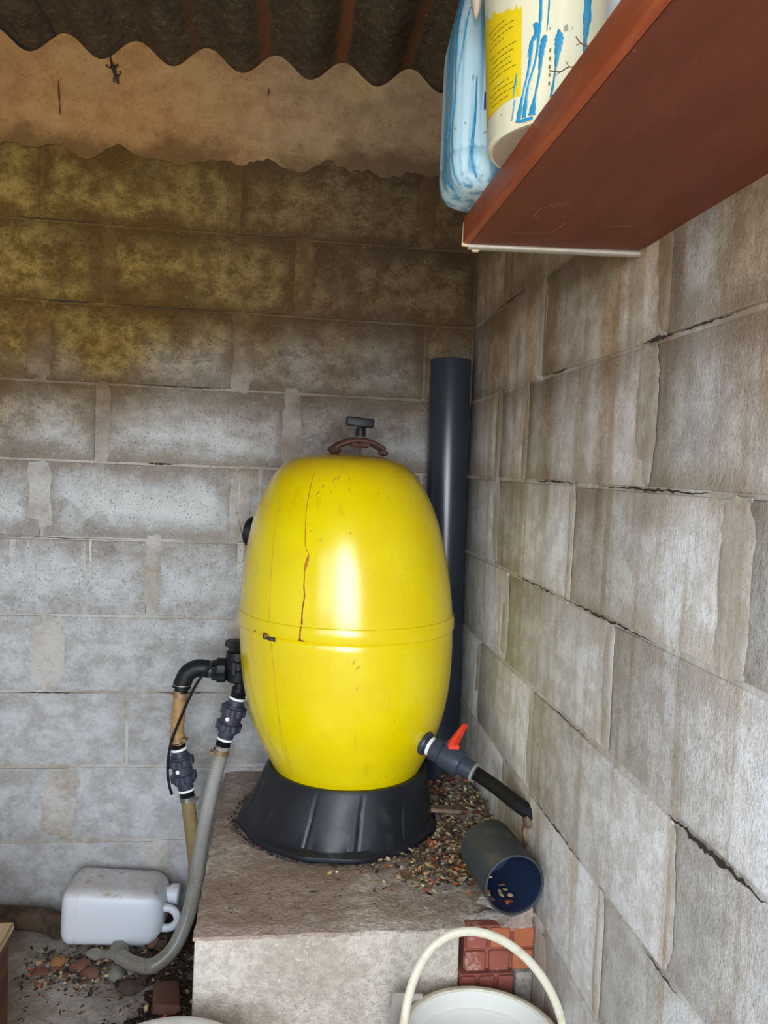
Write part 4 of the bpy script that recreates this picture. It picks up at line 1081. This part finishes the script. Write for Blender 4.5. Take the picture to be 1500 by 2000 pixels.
# ================================================================ BUCKETS
bk = thing('white_bucket', 'open white bucket with raised handle standing in front of the plinth', 'bucket', (-.145, -.94, 0))
BC = Vector((-.147, -.940, 0)); RZ = .300; BR = .136
bm = bmesh.new(); add_lathe_axis(bm, [(0, 0), (0, .108), (.004, .112), (RZ-.045, BR-.006), (RZ-.044, BR-.001), (RZ-.040, BR-.001), (RZ-.039, BR-.006), (RZ-.004, BR-.004), (RZ, BR-.003), (RZ, BR-.008), (RZ-.03, BR-.010), (RZ-.031, BR-.013), (.006, .108), (.005, 0)], BC, (0, 0, 1), 96, caps=False); obj('bucket_wall', bm, MAT['bucket'], bk)
bm = bmesh.new(); add_lathe_axis(bm, [(RZ-.012, BR-.003), (RZ-.012, BR+.004), (RZ+.002, BR+.004), (RZ+.004, BR), (RZ+.003, BR-.006), (RZ-.006, BR-.008)], BC, (0, 0, 1), 96, caps=False); obj('rim', bm, MAT['cream'], bk)
bm = bmesh.new(); hp = []
for i in range(25):
    t = PI*i/24; hp.append((BC.x+.006-math.cos(t)*(BR+.004)-.028*math.sin(t)**2, BC.y+.045*math.sin(t), RZ-.022+math.sin(t)*.185))
add_tube(bm, hp, .0060, 12, 2, sq=(.8, 1.25), ref=(0, 1, 0)); obj('handle', bm, MAT['cream'], bk)
for s in (-1, 1):
    bm = bmesh.new(); add_box(bm, (BC.x+s*(BR+.006), BC.y, RZ-.022), (.012, .040, .034), bev=.004, seg=2); obj('handle_lug', bm, MAT['cream'], bk)
bm = bmesh.new(); add_box(bm, (0, 0, 0), (.055, .004, .060), bev=.0015, rot=Matrix.Rotation(.1, 3, 'Y')); 
for v in bm.verts: v.co += Vector((BC.x-BR+.025, BC.y+.094+.014, RZ-.015))
obj('grey_tab', bm, plain('grey_plate', srgb(150, 142, 136), .6, var=.1), bk)
lb = thing('lidded_bucket', 'round white bucket lid just showing before the left corner of the plinth', 'bucket', (-.655, -.985, 0))
bm = bmesh.new(); add_lathe_axis(bm, [(0, .112), (.004, .118), (.262, .140), (.264, .136)], (-.655, -.985, 0), (0, 0, 1), 72); obj('bucket_wall', bm, MAT['bucket'], lb)
bm = bmesh.new(); add_lathe_axis(bm, [(.262, .143), (.262, .147), (.290, .148), (.297, .144), (.299, .137), (.2985, .130), (.299, 0)], (-.655, -.985, 0), (0, 0, 1), 96, caps=False); obj('lid', bm, MAT['bucket'], lb)

# ================================================================ LITTER
def flake(bm, p, s, mi, rz=None, tilt=.5):
    rz = rnd.uniform(0, 2*PI) if rz is None else rz
    M_ = Matrix.Rotation(rz, 3, 'Z') @ Matrix.Rotation(rnd.uniform(-tilt, tilt), 3, 'X') @ Matrix.Rotation(rnd.uniform(-tilt, tilt), 3, 'Y')
    a = s*rnd.uniform(.7, 1.3); b = s*rnd.uniform(.35, .7); c_ = s*rnd.uniform(.05, .25)
    co = [(-a, 0, c_), (-a*.3, -b, 0), (a*.5, -b*.8, c_*.3), (a, 0, c_), (a*.4, b, 0), (-a*.4, b*.9, c_*.4)]
    vs = [bm.verts.new(M_ @ Vector(q)+Vector(p)) for q in co]; ctr = bm.verts.new(M_ @ Vector((0, 0, -c_*.3))+Vector(p))
    for k in range(6): bm.faces.new((vs[k], vs[(k+1) % 6], ctr)).material_index = mi
def seed(bm, p, l, w_, mi=0):
    d_ = Vector((rnd.uniform(-1, 1), rnd.uniform(-1, 1), rnd.uniform(-.15, .15))).normalized(); x, y = frame(d_); rr = []
    for t, r in ((-1, .25), (-.4, 1), (.5, .9), (1, .2)): rr.append([bm.verts.new(Vector(p)+d_*t*l+(x*math.cos(a)+y*math.sin(a))*w_*r) for a in (0, PI/2, PI, 3*PI/2)])
    for A, B in zip(rr, rr[1:]):
        for k in range(4): bm.faces.new((A[k], A[(k+1) % 4], B[(k+1) % 4], B[k])).material_index = mi
LM = [MAT[k] for k in ('leaf_orange', 'leaf_tan', 'leaf_brown', 'leaf_grey', 'leaf_dark', 'leaf_pale')]
def topz(x, y):
    wr = max(0, 1-(-x-.01)/.075); return .401+.068*wr**1.5*max(0, min(1, -y/.2+.3))
bm = bmesh.new(); cnt = 0
while cnt < 2100:
    x, y = rnd.uniform(-.40, -.012), rnd.uniform(-.69, -.10)
    if (x+.345)**2+(y+.30)**2 < .242**2: continue
    dn = 1.0 if x > -.17 else math.exp(-(-.17-x)/.055)
    if y < -.62: dn *= math.exp((y+.62)/.03)
    if rnd.random() > dn: continue
    if (x+.06)**2 < .05**2 and y < -.645: continue
    flake(bm, (x, y, topz(x, y)+.004+rnd.uniform(0, .006)), rnd.uniform(.003, .0095), rnd.choices(range(6), (1.1, 3, 5, 1.6, 3, 1.6))[0]); cnt += 1
tag(obj('leaf_litter', bm, None, smooth=False, mats=LM), 'dry leaf scraps and seed husks strewn on the plinth between tank and wall', 'litter', kind='stuff')
bm = bmesh.new()
for i in range(330):
    a = rnd.uniform(math.radians(180), math.radians(330)) if i > 60 else rnd.uniform(math.radians(150), math.radians(200))
    r = .243+abs(rnd.gauss(0, .006)); seed(bm, (-.350+r*math.cos(a), -.30+r*math.sin(a), .4035), rnd.uniform(.002, .0042), .0011)
for i in range(60):
    seed(bm, (rnd.uniform(-.61, -.15), rnd.uniform(-.74, -.56), .403), rnd.uniform(.002, .004), .001)
tag(obj('black_grit', bm, MAT['seed']), 'black seed-like grit collected around the foot of the tank skirt', 'grit', kind='stuff')
# single larger leaves
big = [(-.150, -.560, 'leaf_orange', .011), (-.135, -.515, 'leaf_orange', .008), (-.205, -.585, 'leaf_orange', .013), (-.098, -.475, 'leaf_orange', .009), (-.16, -.60, 'leaf_pale', .009), (-.12, -.60, 'leaf_pale', .011), (-.235, -.605, 'leaf_brown', .013),
       (-.30, -.655, 'leaf_brown', .007), (-.42, -.655, 'leaf_dark', .008), (-.535, -.47, 'leaf_orange', .006), (-.385, -.585, 'leaf_pale', .008), (-.185, -.535, 'leaf_grey', .010), (-.09, -.56, 'leaf_tan', .012), (-.12, -.40, 'leaf_tan', .010), (-.085, -.36, 'leaf_orange', .008), (-.265, -.655, 'leaf_orange', .006)]
LEAFLAB = ['brightest orange leaf flake, right of the tank skirt and left of the pipe offcut', 'orange leaf flake just behind the brightest orange one, right of the skirt', 'large orange-brown leaf flake in front of the right side of the skirt', 'orange leaf flake at the back end of the pipe offcut',
    'pale yellow leaf flake at the front edge of the leaf heap, beside the pipe offcut', 'pale leaf flake touching the left side of the pipe offcut', 'brown leaf flake under the front right edge of the skirt', 'small brown leaf flake near the middle of the plinth front', 'dark leaf flake farthest to the left near the plinth front',
    'lone small orange leaf flake on bare concrete left of the skirt', 'pale yellow leaf flake on bare concrete directly in front of the skirt', 'grey leaf flake in the heap right of the skirt', 'tan leaf flake leaning near the middle of the pipe offcut', 'tan leaf flake beneath the red-handled valve', 'small orange leaf flake below the black drain hose', 'small orange leaf flake near the plinth front, right of its middle']
for i, (x, y, mt, s) in enumerate(big):
    bm = bmesh.new(); flake(bm, (0, 0, 0), s, 0, tilt=.25)
    o = obj('dry_leaf', bm, MAT[mt], smooth=False); o.location = (x, y, topz(x, y)+.004+s*.25)
    tag(o, LEAFLAB[i], 'leaf', 'larger dry leaf flakes on the plinth')
# stick of wood behind the skirt
bm = bmesh.new(); add_box(bm, (0, 0, 0), (.120, .028, .011), bev=.003, jit=.003, rot=Matrix.Rotation(-.12, 3, 'Z'))
for v in bm.verts: v.co += Vector((-.093, -.330, .425))
tag(obj('wood_strip', bm, MAT['drift']), 'flat weathered wood strip among the leaves right of the skirt', 'wood')
# floor litter
bm = bmesh.new()
for i in range(900):
    x, y = rnd.gauss(-.93, .085), rnd.gauss(-.235, .055)
    if i % 3 == 0: x, y = rnd.uniform(-.86, -.66), rnd.uniform(-.5, -.06)
    if y > -.16 and x < -.76: continue
    if not (-1.10 < x < -.655) or y > -.03: continue
    flake(bm, (x, y, .004+rnd.uniform(0, .008)), rnd.uniform(.003, .010), rnd.choices(range(6), (1.0, 1.2, 4, 2.2, 5, .5))[0])
tag(obj('floor_litter', bm, None, smooth=False, mats=LM), 'heap of dead leaves and grit on the floor around the jerrycan', 'litter', kind='stuff')
bm = bmesh.new()
for i in range(260):
    x, y = rnd.uniform(-1.10, -.70), -abs(rnd.gauss(.22, .13))
    if y < -.64 or y > -.17: continue
    seed(bm, (x, y, .0035), rnd.uniform(.003, .0055), .0018)
tag(obj('droppings', bm, MAT['seed']), 'scattered small black droppings on the grey floor at lower left', 'droppings', kind='stuff')

# ================================================================ GECKO
def gecko():
    me = bpy.data.meshes.new('gecko'); V = []; E = []; Rr = []
    def add(p, r, par=None):
        V.append(p); Rr.append(r)
        if par is not None: E.append((par, len(V)-1))
        return len(V)-1
    Yw = -.0225
    P = lambda x, z, y=0: (x, Yw-.003+y, z)
    root = add(P(-.9735, 2.2335), (.0050, .0036))                     # pelvis
    b1 = add(P(-.9715, 2.2265), (.0058, .0042), root); b2 = add(P(-.9690, 2.2195), (.0054, .004), b1); nk = add(P(-.9665, 2.2125), (.0036, .0032), b2)
    h1 = add(P(-.9640, 2.2065), (.0052, .0038), nk); h2 = add(P(-.9622, 2.2010), (.0040, .003), h1); add(P(-.9612, 2.1970), (.0018, .0016), h2)
    t = root
    for x, z, r in ((-.9760, 2.2405, .0036), (-.9790, 2.2490, .0029), (-.9810, 2.2580, .0023), (-.9808, 2.2665, .0016), (-.9790, 2.2740, .0008)): t = add(P(x, z), (r, r*.8), t)
    for par, s, pts in ((root, -1, [(-.9800, 2.2330), (-.9835, 2.2318), (-.9865, 2.2350)]), (root, 1, [(-.9680, 2.2360), (-.9650, 2.2345), (-.9648, 2.2385)]),
                        (nk, -1, [(-.9715, 2.2105), (-.9722, 2.2070), (-.9712, 2.2040)]), (nk, 1, [(-.9610, 2.2165), (-.9585, 2.2200), (-.9582, 2.2235)])):
        q = par
        for k, (x, z) in enumerate(pts): q = add(P(x, z, .002), (.0016-.0003*k,)*2, q)
        x, z = pts[-1]; dx, dz = x-pts[-2][0], z-pts[-2][1]; l = math.hypot(dx, dz); dx /= l; dz /= l
        for an in (-1.1, -.55, 0, .55, 1.1):                          # five splayed toes
            c_, s_ = math.cos(an), math.sin(an); add(P(x+(dx*c_-dz*s_)*.0034, z+(dx*s_+dz*c_)*.0034, .0028), (.00055, .00045), q)
    g0 = Vector((-.9735, Yw, 2.2335)); V = [tuple(g0+(Vector(p)-g0)*1.15) for p in V]; Rr = [(a*1.2, b*1.15) for a, b in Rr]
    me.from_pydata(V, E, []); me.update()
    o = bpy.data.objects.new('gecko', me); C.objects.link(o)
    md = o.modifiers.new('skin', 'SKIN'); lay = me.skin_vertices[0] if me.skin_vertices else None
    if lay is None:
        bpy.context.view_layer.objects.active = o; lay = me.skin_vertices[0]
    for i, r in enumerate(Rr): lay.data[i].radius = r
    lay.data[0].use_root = True
    md.use_smooth_shade = True
    s = o.modifiers.new('sub', 'SUBSURF'); s.levels = 2; s.render_levels = 2
    me.materials.append(MAT['gecko'])
    tag(o, 'small dark brown gecko clinging head down on the plaster under the roof', 'gecko')
gecko()

# ground outside the doorway
bm = bmesh.new(); add_box(bm, (-.8, -8.3, -.06), (14, 10.0, .08)); struct(obj('ground', bm, MAT['ground'], smooth=False))
